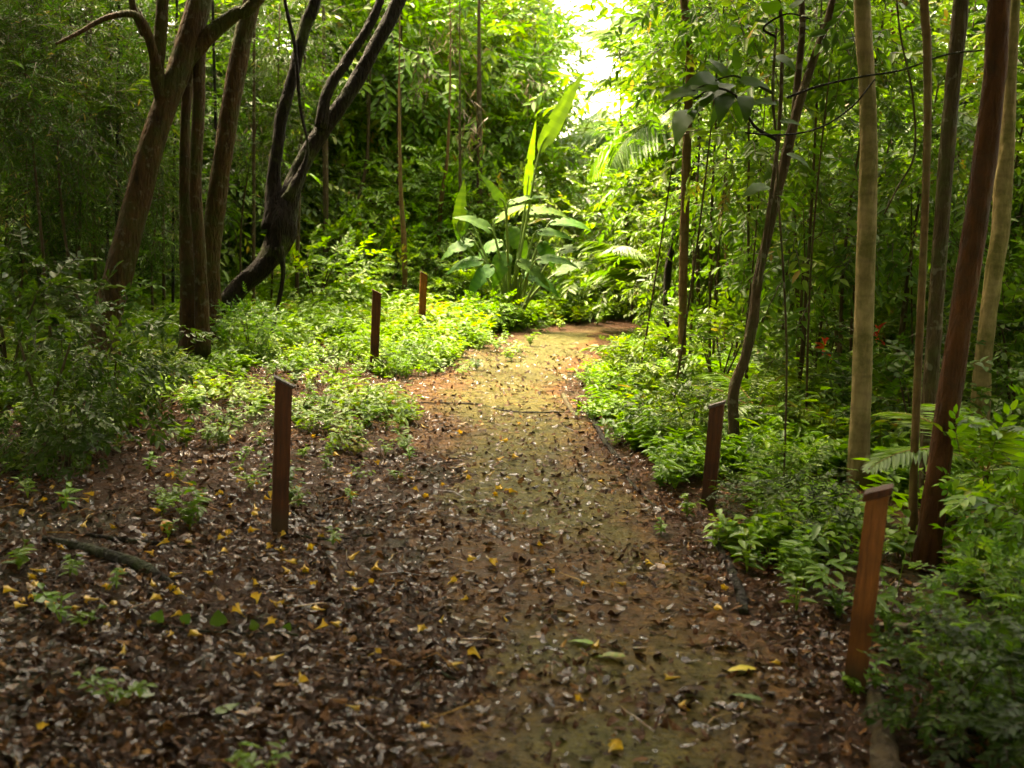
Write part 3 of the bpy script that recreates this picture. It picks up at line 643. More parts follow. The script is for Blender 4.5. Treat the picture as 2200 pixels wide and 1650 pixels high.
# right
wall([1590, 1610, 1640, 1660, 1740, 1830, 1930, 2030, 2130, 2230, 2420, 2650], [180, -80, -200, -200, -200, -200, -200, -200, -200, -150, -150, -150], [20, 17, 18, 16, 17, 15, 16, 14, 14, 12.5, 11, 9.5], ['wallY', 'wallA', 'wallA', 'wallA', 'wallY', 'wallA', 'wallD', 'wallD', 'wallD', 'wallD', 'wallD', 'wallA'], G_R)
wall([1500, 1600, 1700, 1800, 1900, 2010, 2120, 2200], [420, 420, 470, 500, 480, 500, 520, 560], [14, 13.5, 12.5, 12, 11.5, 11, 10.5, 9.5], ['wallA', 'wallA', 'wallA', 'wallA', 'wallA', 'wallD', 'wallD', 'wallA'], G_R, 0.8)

TP['sap'] = [crown_mesh('crown', MAT_GREEN, (1.0, 1.0, 1.1), 34, 6, 0.105, 0.42, 170 + k, 0.2) for k in range(3)]
def sapling(px, py, Yd, s, lab, grp, kind='sap', thick=.016):
    c = P(px, py, Yd); g = np.array([c[0] + rng.normal(0, .15), c[1], 0]); g[2] = float(gz(g[0], g[1])); t = thing('sapling', g, lab, 'sapling', grp)
    obj('crown', TP[kind][int(rng.integers(0, 3))], t, c - g, (0, 0, float(rng.uniform(0, 6))), s)
    e = c - g; V_, F_, _ = tube([np.array([0, 0, -.05]), e * .5 + rng.normal(0, .06, 3), e + [0, 0, .4 * s]], [thick, thick * .8, thick * .4], 6, 5, .02); obj('trunk', mesh('trunk', V_, F_, BK_GREY), t)
for q in [(1520, 60, 11), (1560, -60, 10), (1560, 330, 11), (1600, 30, 9.5), (1480, 330, 13), (1760, 60, 9), (1780, 250, 10), (1800, 420, 10.5), (1640, 450, 11), (1540, 520, 12), (1920, 330, 9.5), (1900, 60, 9), (2010, 250, 9), (2090, 60, 10.5), (2230, 330, 10), (2060, 480, 10.5), (2240, 60, 10), (1960, 560, 10), (1720, 350, 11.5), (2240, 640, 9.8), (1450, 450, 15)]:
    sapling(q[0], q[1], q[2], float(rng.uniform(.55, .85)), 'loose green sapling crown among the slender trunks at right', 'young saplings among the right trunks')
for q in [(40, 60, 10.5), (120, 180, 11), (60, 330, 11.5), (200, 60, 12), (170, 330, 12), (-30, 200, 10), (260, 250, 12.5), (20, 440, 12), (600, 60, 15), (560, 260, 15), (345, 430, 13)]:
    sapling(q[0], q[1], q[2], float(rng.uniform(.5, .75)), 'narrow-leaved sapling in the dark stand at left', 'young saplings in the left stand', 'bamb')
TP['broad'] = [crown_mesh('crown', MAT_GREEN, (1.0, 1.0, .8), 22, 4, 0.17, 0.42, 180 + k, 0.2, nl=7) for k in range(2)] * 2
for q in [(1560, -10, 8.5), (1480, 120, 9.5), (1640, 260, 9), (1560, 420, 10), (1800, 20, 8), (1950, 480, 9), (1720, 520, 9)]:
    sapling(q[0], q[1], q[2], float(rng.uniform(.5, .7)), 'broad-leaved sapling crown hanging among the slender trunks at upper right', 'broad-leaved saplings at upper right', 'broad', .01)
# forest beyond and around: one mass, a band of big leaf sprays (with the opening ahead)
def forest(n=26000):
    rg = np.random.default_rng(77)
    tm = [spray(8, 1.1, 0.42, 0.17, 700 + k, 0.4) for k in range(4)]
    th = rg.uniform(0, 2 * math.pi, n); r = rg.uniform(27, 36, n); z = rg.uniform(-0.2, 1, n) ** 1.0 * 9.5
    x = r * np.sin(th); y = 8 + r * np.cos(th) * 1.0
    u = x / np.maximum(y, 1); el = (z - CAMZ) / np.hypot(x, y)
    gap = (y > 5) & (u > 0.015) & (u < 0.165) & (el > 0.035)
    gap2 = (y > 5) & (u > -0.02) & (u < 0.2) & (el > 0.16)
    keep = ~((gap & (rg.random(n) < 0.93)) | (gap2 & (rg.random(n) < 0.6)))
    # holes between clumps
    keep &= fbm(th * 14, z * 0.5, 8, 3) > 0.34
    x, y, z = x[keep], y[keep], z[keep]; n = len(x)
    D = rg.normal(0, 1, (n, 3)); D[:, 2] -= .2; U = np.stack([rg.normal(0, .4, n), rg.normal(0, .4, n), np.ones(n)], -1)
    return bake(tm, rg.integers(0, 4, n), frames(D, U) * rg.uniform(.7, 1.3, n)[:, None, None], np.stack([x, y, z], -1), (fbm(x * .4, z * .6 + y * .3, 5, 2) - .5) * .8)
Vv, Ff, Aa = forest(); props(obj('forest', mesh('forest', Vv, Ff, MAT_GREEN, Aa)), 'mass of forest foliage closing off the view all round the clearing', 'forest', kind='stuff')
# unseen high leaf layer, its density and opening shaped to shade the near trail
def shade_canopy(n=74000):
    rg = np.random.default_rng(78)
    tm = [spray(8, 1.0, 0.36, 0.16, 720 + k, 0.4) for k in range(4)]
    x = rg.uniform(-24, 24, n); y = rg.uniform(-16, 34, n); z = rg.uniform(7.6, 11.5, n)
    ys_ = y - 2.5 * sstep(-2.5, -6.0, x); hole = sstep(8.0, 11.5, ys_ + .25 * np.abs(x - 1)) * sstep(-8.8, -5.8, x)
    thin = 0.0
    keep = (rg.random(n) > hole * 0.97) & (fbm(x * .55, y * .55, 61, 3) > np.where((ys_ < 10), .42 - .30 * sstep(0, -3, x), 0.52))
    x, y, z = x[keep], y[keep], z[keep]; n = len(x)
    D = rg.normal(0, 1, (n, 3)); D[:, 2] *= .4; U = np.stack([rg.normal(0, .3, n), rg.normal(0, .3, n), np.ones(n)], -1)
    return bake(tm, rg.integers(0, 4, n), frames(D, U) * rg.uniform(.7, 1.3, n)[:, None, None], np.stack([x, y, z], -1), rg.normal(0, .15, n))
Vv, Ff, Aa = shade_canopy(); props(obj('shade_canopy', mesh('shade_canopy', Vv, Ff, MAT_DEEP, Aa)), 'unseen high leaf layer shaped to shade the near part of the trail', 'shade_canopy', kind='stuff')

# ------------------------------------------------------------------ ground cover
def herb(h, n, leaf, lw, seed, spread=0.12):
    rg = np.random.default_rng(seed); ps = []
    for k in range(n):
        a = rg.uniform(0, 6.28); lean = rg.uniform(0.1, 1.0) * spread
        e = np.array([math.cos(a) * lean, math.sin(a) * lean, h * rg.uniform(.45, 1)])
        ps.append(tube(np.array([[0, 0, 0], e * [.4, .4, .6], e]), [.0025, .002, .001], 4, 1, 0, v=0.75, sub=False, cap=False))
        nl = rg.integers(4, 8)
        for q in range(nl):
            u = 0.35 + 0.65 * q / (nl - 1); b = rg.uniform(0, 6.28)
            D = np.array([math.cos(b), math.sin(b), rg.uniform(-.2, .5)])
            ps.append(xf(leafF(leaf * rg.uniform(.6, 1.2), leaf * lw, .15, .2, .45 + rg.normal(0, .12)), rotm(D), e * np.array([u ** .8, u ** .8, u])))
    return merge(ps)
HERB = [herb(0.22, 5, 0.068, .55, 300 + k) for k in range(4)] + [herb(0.14, 5, 0.046, .7, 310 + k) for k in range(3)] + [herb(.3, 5, .095, .4, 320 + k, .18) for k in range(2)] + [herb(.26, 4, .13, .12, 330, .2), herb(.12, 4, .03, .8, 331, .2), herb(.2, 3, .12, .62, 332, .1)]
def scatter_cover(name, n, xr, yr, dens, mat, label, scf, seed, idxp=None, cat='ground cover'):
    rg = np.random.default_rng(seed); x = rg.uniform(*xr, n); y = rg.uniform(*yr, n)
    keep = rg.random(n) < dens(x, y); x, y = x[keep], y[keep]; n = len(x)
    a = rg.uniform(0, 6.28, n); D = np.stack([np.cos(a), np.sin(a), rg.normal(0, .12, n)], -1); U = np.stack([rg.normal(0, .15, n), rg.normal(0, .15, n), np.ones(n)], -1)
    s = scf(x, y, rg) * rg.uniform(.7, 1.3, n)
    val = (fbm(x * .9, y * .9, 12, 3) - .55) * .9 + rg.normal(0, .16, n)
    wt = np.ones(len(HERB)); wt[9] = .25; wt[11] = .35; idx = rg.choice(len(HERB), n, p=wt / wt.sum())
    Vv, Ff, Aa = bake(HERB, idx, frames(D, U) * s[:, None, None], np.stack([x, y, gz(x, y)], -1), val)
    print(name, n, len(Ff))
    return props(obj(name, mesh(name, Vv, Ff, mat, Aa)), label, cat, kind='stuff')
POSTXY = [G(*b[0])[:2] for b in POSTS] + [G(*q)[:2] for q in ((1990, 1262), (1956, 1235), (1845, 1045), (1990, 1130), (1573, 1050))]
def clearp(x, y):
    m = np.ones_like(np.asarray(x, float))
    for k_, p in enumerate(POSTXY):
        c = p - p / np.linalg.norm(p) * (.35 if k_ not in (1, 2) else .8)
        m = m * sstep(.22, .5, np.hypot((x - c[0]), (y - c[1]) * .7))
    return m
def dens_left(x, y):
    pd = pathdist(x, y); f = fbm(x * 1.3, y * 1.3, 21, 3)
    d = sstep(6.6, 11.5, y + 1.6 * (f - .5) * 2 - np.clip(-x - 2.5, 0, 3) * -0.35)
    d = np.maximum(d, 0.05 * (f > .5))
    edge = sstep(0.75, 1.25, pd + (f - .5) * .9 + .3 * sstep(10, 13, y)) + .035 * sstep(9, 12, y) * (f > .48)
    return clearp(x, y) * d * edge * (x < xcen(y)) * (0.35 + .65 * sstep(.35, .55, f))
def xcen(y): return np.interp(y, PATH[:, 1], PATH[:, 0])
def dens_right(x, y):
    f = fbm(x * 1.5, y * 1.5, 25, 3)
    near = sstep(0.0, 0.35, x - xright(y) + (f - .5) * .5) * (y < 11.0)
    pd = pathdist(x, y); far = sstep(.75, 1.15, pd + (f - .5) * .7) * (y >= 11.0) * (x > xcen(np.minimum(y, 15.5)))
    return clearp(x, y) * np.clip(near + far, 0, 1) * (0.5 + .5 * sstep(.3, .5, f))
def dens_far(x, y):
    return sstep(.7, 1.1, pathdist(x, y) + (fbm(x, y, 3, 2) - .5) * .5)
scatter_cover('ground_cover', 26000, (-9, 2), (2.5, 19), dens_left, MAT_FRESH, 'bright low herbs carpeting the left bank and fading into the leaf litter', lambda x, y, r: 0.75 + 0.5 * sstep(10, 16, y), 400)
scatter_cover('bank_cover', 26000, (0, 8.5), (1.8, 18), dens_right, MAT_FRESH, 'lush leafy herbs on the bank along the right edge of the trail', lambda x, y, r: (0.85 + 0.3 * sstep(.3, 1.6, x - xright(y))) * (1 - .62 * sstep(10, 12.5, y) * sstep(2.4, 1.3, pathdist(x, y))), 401)
scatter_cover('clearing_cover', 9000, (-10, 10), (17, 26), dens_far, MAT_FRESH, 'low green plants at the back of the clearing', lambda x, y, r: 1.7 + 0 * x, 402)

# ------------------------------------------------------------------ leaf litter
def deadleaf(seed, L=1.0, Wd=0.42):
    rg = np.random.default_rng(seed); V, F, A = bigleaf(L, Wd, 6, rg.uniform(-.5, .9), rg.uniform(-.3, .7), .06, .5, seed, 1)
    V[:, 1] -= L / 2; V[:, 2] += 0.05 * L + 0.05 * L * np.sin(V[:, 1] * 4 + seed); V[:, 2] += rg.uniform(-.4, .4) * V[:, 0] * (V[:, 1]); return V, F, np.full(len(F), .5)
DEAD = [deadleaf(800 + k) for k in range(8)]
m, t, out = newmat('leaf_litter'); MAT_LITTER = m
at = t.nodes.new('ShaderNodeAttribute'); at.attribute_name = 'v'
r = ramp(t, [(0, (0.018, 0.006, 0.002)), (0.35, (0.062, 0.021, 0.005)), (0.62, (0.14, 0.056, 0.013)), (0.85, (0.30, 0.15, 0.04)), (1, (0.42, 0.28, 0.10))], at.outputs['Fac'])
p = t.nodes.new('ShaderNodeBsdfPrincipled'); wn = t.nodes.new('ShaderNodeTexWhiteNoise'); wn.noise_dimensions = '1D'; wm = t.nodes.new('ShaderNodeMath'); wm.operation = 'MULTIPLY'; wm.inputs[1].default_value = 91.7
t.links.new(at.outputs['Fac'], wm.inputs[0]); t.links.new(wm.outputs[0], wn.inputs['W'])
wr = ramp(t, [(0.60, (.60,) * 3), (0.66, (.15,) * 3)], wn.outputs['Value']); ws = ramp(t, [(0.60, (.10,) * 3), (0.66, (.85,) * 3)], wn.outputs['Value'])
t.links.new(wr.outputs[0], p.inputs['Roughness']); t.links.new(ws.outputs[0], p.inputs['Specular IOR Level'])
t.links.new(r.outputs[0], p.inputs['Base Color'])
tc = t.nodes.new('ShaderNodeTexCoord'); n_ = t.nodes.new('ShaderNodeTexNoise'); n_.inputs['Scale'].default_value = 110; n_.inputs['Detail'].default_value = 3; t.links.new(tc.outputs['Object'], n_.inputs[0])
b = t.nodes.new('ShaderNodeBump'); b.inputs['Strength'].default_value = .9; b.inputs['Distance'].default_value = .012; t.links.new(n_.outputs[0], b.inputs['Height']); t.links.new(b.outputs[0], p.inputs['Normal'])
t.links.new(p.outputs[0], out.inputs[0])
def dens_litter(x, y):
    pd = pathdist(x, y); f = fbm(x * 1.6, y * 1.6, 41, 3)
    onp = sstep(.85, .15, pd + .9 * (fbm(x * 1.1, y * 1.1, 77, 4) - .5))
    d = (1 - .52 * onp) * (0.5 + .5 * sstep(.35, .55, f))
    d = d * np.where(x > xcen(y) + .2, sstep(1.2, .2, x - xright(y)) * .75 + .1, 1) * sstep(15.5, 11, y)
    d = d * (1 - .5 * sstep(14, 9, y) * 0)
    return d
def litter(n, szr, seed, tilt, yr, lift=.004, vm=0.0):
    rg = np.random.default_rng(seed); y = yr[0] + (yr[1] - yr[0]) * rg.uniform(0, 1, n) ** 1.25; x = rg.uniform(-.62, .62, n) * (y + 1.2) * 1.0
    keep = (rg.random(n) < dens_litter(x, y)); x, y = x[keep], y[keep]; n = len(x)
    a = rg.uniform(0, 6.28, n); D = np.stack([np.cos(a), np.sin(a), rg.normal(0, tilt, n)], -1)
    U = np.stack([rg.normal(0, tilt, n), rg.normal(0, tilt, n), np.ones(n)], -1) ; s = rg.uniform(*szr, n)
    M = frames(D, U) * s[:, None, None]; M[:, :, 0] *= rg.uniform(.7, 1.3, n)[:, None]
    return bake(DEAD, rg.integers(0, 8, n), M, np.stack([x, y, gz(x, y) + lift + rg.uniform(0, .012, n)], -1), np.clip(rg.normal(vm - .20, .20, n), -.5, .36))
L1 = litter(84000, (.026, .068), 901, .36, (1.6, 14)); L2 = litter(100000, (.010, .03), 902, .45, (1.6, 13), .002, .05)
rg = np.random.default_rng(905); tw = []
for k in range(900):
    y = 1.8 + 10 * rg.random() ** 1.2; x = rg.uniform(-.6, .5) * (y + 1)
    if rg.random() > dens_litter(np.array(x), np.array(y)): continue
    a = rg.uniform(0, 3.14); L = rg.uniform(.04, .22); z = float(gz(x, y)) + .008; d = np.array([math.cos(a), math.sin(a), rg.normal(0, .06)])
    c = np.array([x, y, z]); b_ = rg.normal(0, .1, 3) * L; b_[2] = abs(b_[2])
    tw.append(tube([c - d * L / 2, c + b_, c + d * L / 2], [.003, .0028, .0015], 4, 1, 0, v=rg.uniform(.2, .95), sub=False, cap=False))
L3 = litter(90000, (.005, .014), 903, .6, (1.6, 9.5), .001, .12)
Vv, Ff, Aa = merge([L1, L2, L3] + tw); print('litter', len(Ff))
props(obj('leaf_litter', mesh('leaf_litter', Vv, Ff, MAT_LITTER, Aa)), 'wet brown fallen leaves and twigs strewn over the trail and forest floor', 'leaf litter', kind='stuff')

# ------------------------------------------------------------------ fallen yellow flowers
def simple(name, col, rough=.5, trans=0.0, col2=None, sc=20):
    m, t, out = newmat(name); p = t.nodes.new('ShaderNodeBsdfPrincipled'); p.inputs['Roughness'].default_value = rough
    tc = t.nodes.new('ShaderNodeTexCoord'); n = t.nodes.new('ShaderNodeTexNoise'); n.inputs['Scale'].default_value = sc; n.inputs['Detail'].default_value = 4; t.links.new(tc.outputs['Object'], n.inputs[0])
    r = ramp(t, [(.3, col), (.7, col2 or tuple(c * .6 for c in col))], n.outputs[0]); t.links.new(r.outputs[0], p.inputs['Base Color'])
    if trans:
        tr = t.nodes.new('ShaderNodeBsdfTranslucent'); t.links.new(r.outputs[0], tr.inputs[0]); ms = t.nodes.new('ShaderNodeMixShader'); ms.inputs[0].default_value = trans
        t.links.new(p.outputs[0], ms.inputs[1]); t.links.new(tr.outputs[0], ms.inputs[2]); t.links.new(ms.outputs[0], out.inputs[0])
    else: t.links.new(p.outputs[0], out.inputs[0])
    return m
MAT_YEL = simple('petal_yellow', (0.72, 0.50, 0.05), .45, .3, (0.55, 0.28, 0.015), 30)
def flower(seed):
    rg = np.random.default_rng(seed); n = 10; t = np.linspace(0, 1, 7)
    rad_ = np.array([.06, .10, .14, .2, .3, .46, .6]); V = []
    for k, u in enumerate(t):
        for q in range(n):
            a = q / n * 6.283; lobe = 1 + (.28 * math.cos(5 * a) + rg.normal(0, .12)) * max(0, (u - .6) / .4)
            V.append([math.cos(a) * rad_[k] * lobe * .62, -0.5 + u * (1 + (rg.normal(0, .1) if k == 6 else 0)), .2 + math.sin(a) * rad_[k] * lobe * .45])
    F = [[k * n + q, k * n + (q + 1) % n, (k + 1) * n + (q + 1) % n, (k + 1) * n + q] for k in range(6) for q in range(n)]
    V = np.array(V); V[:, 0] += .15 * np.sin(V[:, 1] * 3 + seed); return V, np.array(F)
FLM = []
for k in range(5):
    V_, F_ = flower(k); FLM.append(mesh('fallen_flower', V_ * 0.049, F_, MAT_YEL))
FP = [(362, 1026), (372, 1028), (498, 1089), (552, 1110), (575, 1077), (49, 1110), (181, 1130), (238, 1136), (311, 1160), (349, 1175), (319, 1193), (573, 1183), (595, 1185), (475, 1193), (443, 1236), (380, 1240), (620, 1213), (678, 1264), (654, 1226), (721, 1165), (55, 1301), (230, 1353), (362, 1372), (423, 1372), (264, 1404), (512, 1323), (577, 1347), (689, 1353), (715, 1347), (512, 1414), (567, 1418), (597, 1421), (640, 1471), (335, 1494), (89, 1577), (880, 1031), (956, 1045), (1057, 1024), (1065, 1067), (1104, 1062), (1128, 1108), (1163, 1177), (1181, 1232), (1018, 1205), (1061, 1219), (970, 1256), (765, 1199), (811, 1222), (748, 1236), (769, 1270), (791, 1258), (996, 1293), (953, 1335), (1087, 1337), (903, 1362), (803, 1412), (1021, 1413), (980, 1437), (919, 1569), (754, 1528), (1313, 1618), (1445, 1465), (1435, 1220), (1396, 1217), (1290, 1039), (1282, 1390), (1246, 1512), (1258, 1260), (1331, 1260), (1661, 1431), (1558, 1270), (1547, 1315), (1468, 1522)]
rg = np.random.default_rng(12)
FP += [(float(rg.uniform(420, 1150)), float(rg.uniform(900, 1080))) for _ in range(32)]
FP += [(float(rg.uniform(20, 780)), float(rg.uniform(1020, 1330))) for _ in range(45)]
for k, (a, b) in enumerate(FP):
    g = G(a, b); near = b > 1280
    if k == 30: lab = 'yellow trumpet flower touching another, left one of the pair in the litter'
    elif k == 31: lab = 'yellow trumpet flower touching another, right one of the pair in the litter'
    elif k == 33: lab = 'bright orange yellow flower lying beside a pale leaf at lower left'
    elif k == 51: lab = 'upright yellow trumpet flower beside a long twig on the trail'
    else: lab = 'small crumpled yellow flower fallen on the near wet leaves' if near else 'small crumpled yellow flower fallen farther up among the leaves'
    o = obj('fallen_flower', FLM[k % 5], None, (g[0], g[1], g[2] + .006), (float(rg.normal(0, .35)), float(rg.normal(0, .35)), float(rg.uniform(0, 6.28))), float(rg.uniform(.75, 1.15)) * (1.0 if b > 1000 else 1.05))
    props(o, lab, 'flower', 'yellow flowers fallen near the camera' if near else 'yellow flowers fallen farther along')
# loose single leaves
def loose(px, py, L, Wd, mat, label, yaw, v=.5, arch=.3, seed=1, tilt=(0.1, 0.1), name='fallen_leaf'):
    V_, F_, A_ = bigleaf(L, Wd, 10, arch, .2, .02, v, seed); V_[:, 1] -= L / 2; V_[:, 2] += .01 + arch * L * .12
    g = G(px, py); return props(obj(name, mesh(name, V_, F_, mat, A_), None, (g[0], g[1], g[2] + .01), (tilt[0], tilt[1], rad(yaw))), label, 'leaf')
MAT_YL = simple('leaf_yellow', (0.62, 0.46, 0.04), .4, .25, (0.50, 0.42, 0.03), 12)
loose(1590, 1448, .115, .062, MAT_YL, 'large bright yellow leaf lying flat on the trail near the capped post', 112, arch=.15)
loose(1245, 1388, .10, .05, MAT_FRESH, 'green leaf on the trail, left one of two side by side', 70, .7)
loose(1300, 1418, .14, .06, MAT_FRESH, 'curled olive leaf with shiny ribs on the middle of the trail', 80, .85, .5, 3)
loose(490, 1532, .10, .04, MAT_FRESH, 'narrow bright green leaf on dark soil at lower left', -30, .6, .2)
loose(80, 1290, .15, .04, MAT_PALE, 'long pale green leaf lying on soil at the left border', 35, .6, .2)
loose(1600, 1508, .11, .045, MAT_PALE, 'pale grey green leaf lying below the bright yellow leaf', 80, .3, .1)
loose(1465, 1492, .15, .06, MAT_LITTER, 'curled dark brown leaf with shiny back left of the capped post', 75, .1, .9, 5)
loose(1545, 1395, .13, .05, MAT_LITTER, 'dark curled leaf under a yellowish scrap right of the trail centre', 80, .2, .7, 6)
loose(1780, 1310, .16, .09, MAT_DRY, 'reddish curled dead leaf in front of the capped post', 30, .3, .8, 7)
loose(1905, 1350, .22, .10, MAT_DRY, 'large tan dead leaf lying between the capped post and the red trunk', 60, .5, .5, 8)
loose(310, 1497, .09, .06, MAT_PALE, 'round pale leaf beside a bright fallen flower at lower left', 20, .9, .2, 9)
MAT_FRUIT = simple('fruit', (0.42, 0.17, 0.02), .4, 0, (0.30, 0.10, 0.01), 14)
V_, F_, _ = tube([[0, 0, -.028], [0, 0, -.022], [0, 0, -.008], [0, 0, .01], [0, 0, .024], [0, 0, .03]], [.004, .021, .031, .031, .018, .003], 14, 3, .03, 4)
g = G(358, 1145); o = obj('fallen_fruit', mesh('fallen_fruit', V_, F_, MAT_FRUIT), None, (g[0], g[1], g[2] + .03), (.4, 1.2, .3)); props(o, 'round orange brown fruit lying in the leaf litter on the left', 'fruit')

# ------------------------------------------------------------------ fallen wood, roots
def log(pxs, w, label, name='fallen_branch', cat='branch', mat=BK_DARK, rise=.3, sides=10, bumpy=.1, seed=1):
    g0 = G(*pxs[0]); pts = [];
    for k, q in enumerate(pxs):
        g = G(*q); dep = (g - CAM) @ Fv; r_ = (w[k] if hasattr(w, '__len__') else w) * dep / FPX / 2; pts.append([*(g + np.array([0, 0, r_ * rise])), r_])
    pts = np.array(pts); V_, F_, _ = tube(pts[:, :3] - g0, pts[:, 3], sides, 6, bumpy, seed)
    o = obj(name, mesh(name, V_, F_, mat), None, g0); return props(o, label, cat)
log([(890, 868), (960, 868), (1030, 872), (1080, 884), (1140, 889), (1200, 888), (1262, 884)], [5, 6, 7, 7, 7, 6, 5], 'thin dark stick lying across the trail before the bend', rise=.35, bumpy=.3, name='fallen_stick', cat='stick')
log([(95, 1160), (200, 1190), (300, 1222), (380, 1262)], [12, 26, 28, 10], 'long black rotting branch in the litter at left', rise=.5)
log([(180, 1150), (300, 1168), (420, 1176)], [8, 12, 5], 'thin dark branch lying above the black rotting branch', rise=.6)
log([(1530, 1150), (1558, 1200), (1585, 1260), (1600, 1320)], [14, 18, 22, 26], 'rotting log edging the right side of the trail below the crooked tree', name='edging_log', cat='log', mat=BK_DARK, rise=.1, bumpy=.25)
log([(1878, 1500), (1890, 1570), (1905, 1660), (1930, 1760)], [34, 50, 60, 66], 'grey weathered log end at the foot of the capped post', name='edging_log', cat='log', mat=BK_GREY, rise=.25, bumpy=.2)
log([(1210, 850), (1222, 875), (1240, 900)], [10, 12, 8], 'short grey root edging the trail at the bank', name='root', cat='root', mat=BK_GREY)
log([(1262, 885), (1285, 925), (1310, 965), (1350, 1010)], [12, 13, 12, 8], 'dark root running along the foot of the grassy bank', name='root', cat='root')
log([(560, 1130), (680, 1160), (800, 1150)], [5, 6, 3], 'thin dark twig at the foot of the nearest left post', name='fallen_stick', cat='stick', rise=.9)
log([(955, 1310), (1010, 1325), (1080, 1345)], [4, 5, 4], 'pale brown twig beside the upright yellow flower', name='fallen_stick', cat='stick', rise=.9, mat=BK_TAN)
log([(905, 1395), (960, 1455), (1010, 1462)], [6, 7, 3], 'dark twig lying near the trail centre at lower middle', name='fallen_stick', cat='stick', rise=.9)
log([(1610, 1000), (1660, 978), (1720, 935)], [9, 8, 4], 'broken pale stick leaning in herbs behind the right trail post', name='fallen_stick', cat='stick', rise=2.0, mat=BK_GREY)
log([(1330, 1010), (1400, 1085), (1460, 1110)], [7, 8, 6], 'thin dark root crossing the litter toward the right trail post', name='root', cat='root')

# creeping vine with round leaves
RL = bigleaf(.055, .055, 6, .2, .1, .0, .3, 5)
g0 = G(330, 1335); root = thing('creeping_vine', g0, 'dark creeping vine with five round green leaves in a row on the soil', 'vine')
vp = [G(a, b) + [0, 0, .012] - g0 for a, b in [(300, 1350), (350, 1352), (430, 1362), (520, 1368), (600, 1366), (640, 1372)]]
V_, F_, _ = tube(vp, [.004] * 6, 6, 4, 0); obj('stem', mesh('stem', V_, F_, BK_DARK), root)
for k, (a, b) in enumerate([(332, 1345), (392, 1345), (470, 1352), (550, 1362), (614, 1362)]):
    q = G(a, b) - g0; M_ = rotm([rng.normal(0, .6), .35, 1.0], [rng.normal(0, .4), -1, .4]); V_, F_, A_ = xf(RL, M_, q + [0, 0, .01], [1.0, .8, 1.15, .9, .65][k])
    obj('leaf', mesh('leaf', V_, F_, MAT_DEEP, A_ * 0 + .75), root)

# ------------------------------------------------------------------ heliconia clump in the clearing
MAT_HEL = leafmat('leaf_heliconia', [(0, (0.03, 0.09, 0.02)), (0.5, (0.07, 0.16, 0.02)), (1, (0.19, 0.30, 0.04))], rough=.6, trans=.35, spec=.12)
def leaf_px(root, base, tip, wpx, Yd, v=.5, arch=.4, U=(0, -.8, .6), dYt=0.0, shape=.6, seed=0, stalk=None, mat=None, name='leaf'):
    """paddle leaf from base pixel to tip pixel at distance Yd, with its stalk to the root"""
    A_ = P(*base, Yd); B_ = P(*tip, Yd + dYt); r0 = np.array(root.location); L = np.linalg.norm(B_ - A_); Wd = wpx * Yd / FPX * .8
    part = bigleaf(L * (1 + .25 * arch * arch), Wd, 16, arch, .22, .03, v, seed, 3, (shape, 1), .22)
    D = unit(B_ - A_); Un = np.array(U, float); Mx = rotm(D, Un)
    # rotate so the arched chord points at the tip
    tipv = part[0][-4]; ang = math.atan2(-tipv[2], tipv[1]); c, s = math.cos(ang), math.sin(ang)
    Rx = np.array([[1, 0, 0], [0, c, -s], [0, s, c]]); part = (part[0] @ Rx.T, part[1], part[2])
    o = obj(name, None, root); V_, F_, A2 = xf(part, Mx, A_ - r0)
    o.data = None
    bpy.data.objects.remove(o); o = obj(name, mesh(name, V_, F_, mat or MAT_HEL, A2), root)
    end = A_ - r0; mid = end * .5 + np.array([0, 0, .15 * L])
    sv = tube([np.array([0, 0, -.05]) + rng.normal(0, .04, 3) * [1, 1, 0], mid, end, end + D * L * .3], [.022, .018, .012, .006], 8, 5, 0)
    obj('stalk', mesh('stalk', sv[0], sv[1], MAT_STALK), root)
    return o
MAT_STALK = simple('stalk', (0.12, 0.20, 0.04), .4, 0, (0.08, .12, .03), 8)
YH = 15.5
gH = P(1100, 640, YH); gH[2] = float(gz(gH[0], gH[1]))
root = thing('heliconia', gH, 'tall banana-like plant with one long upright leaf glowing in the clearing', 'plant')
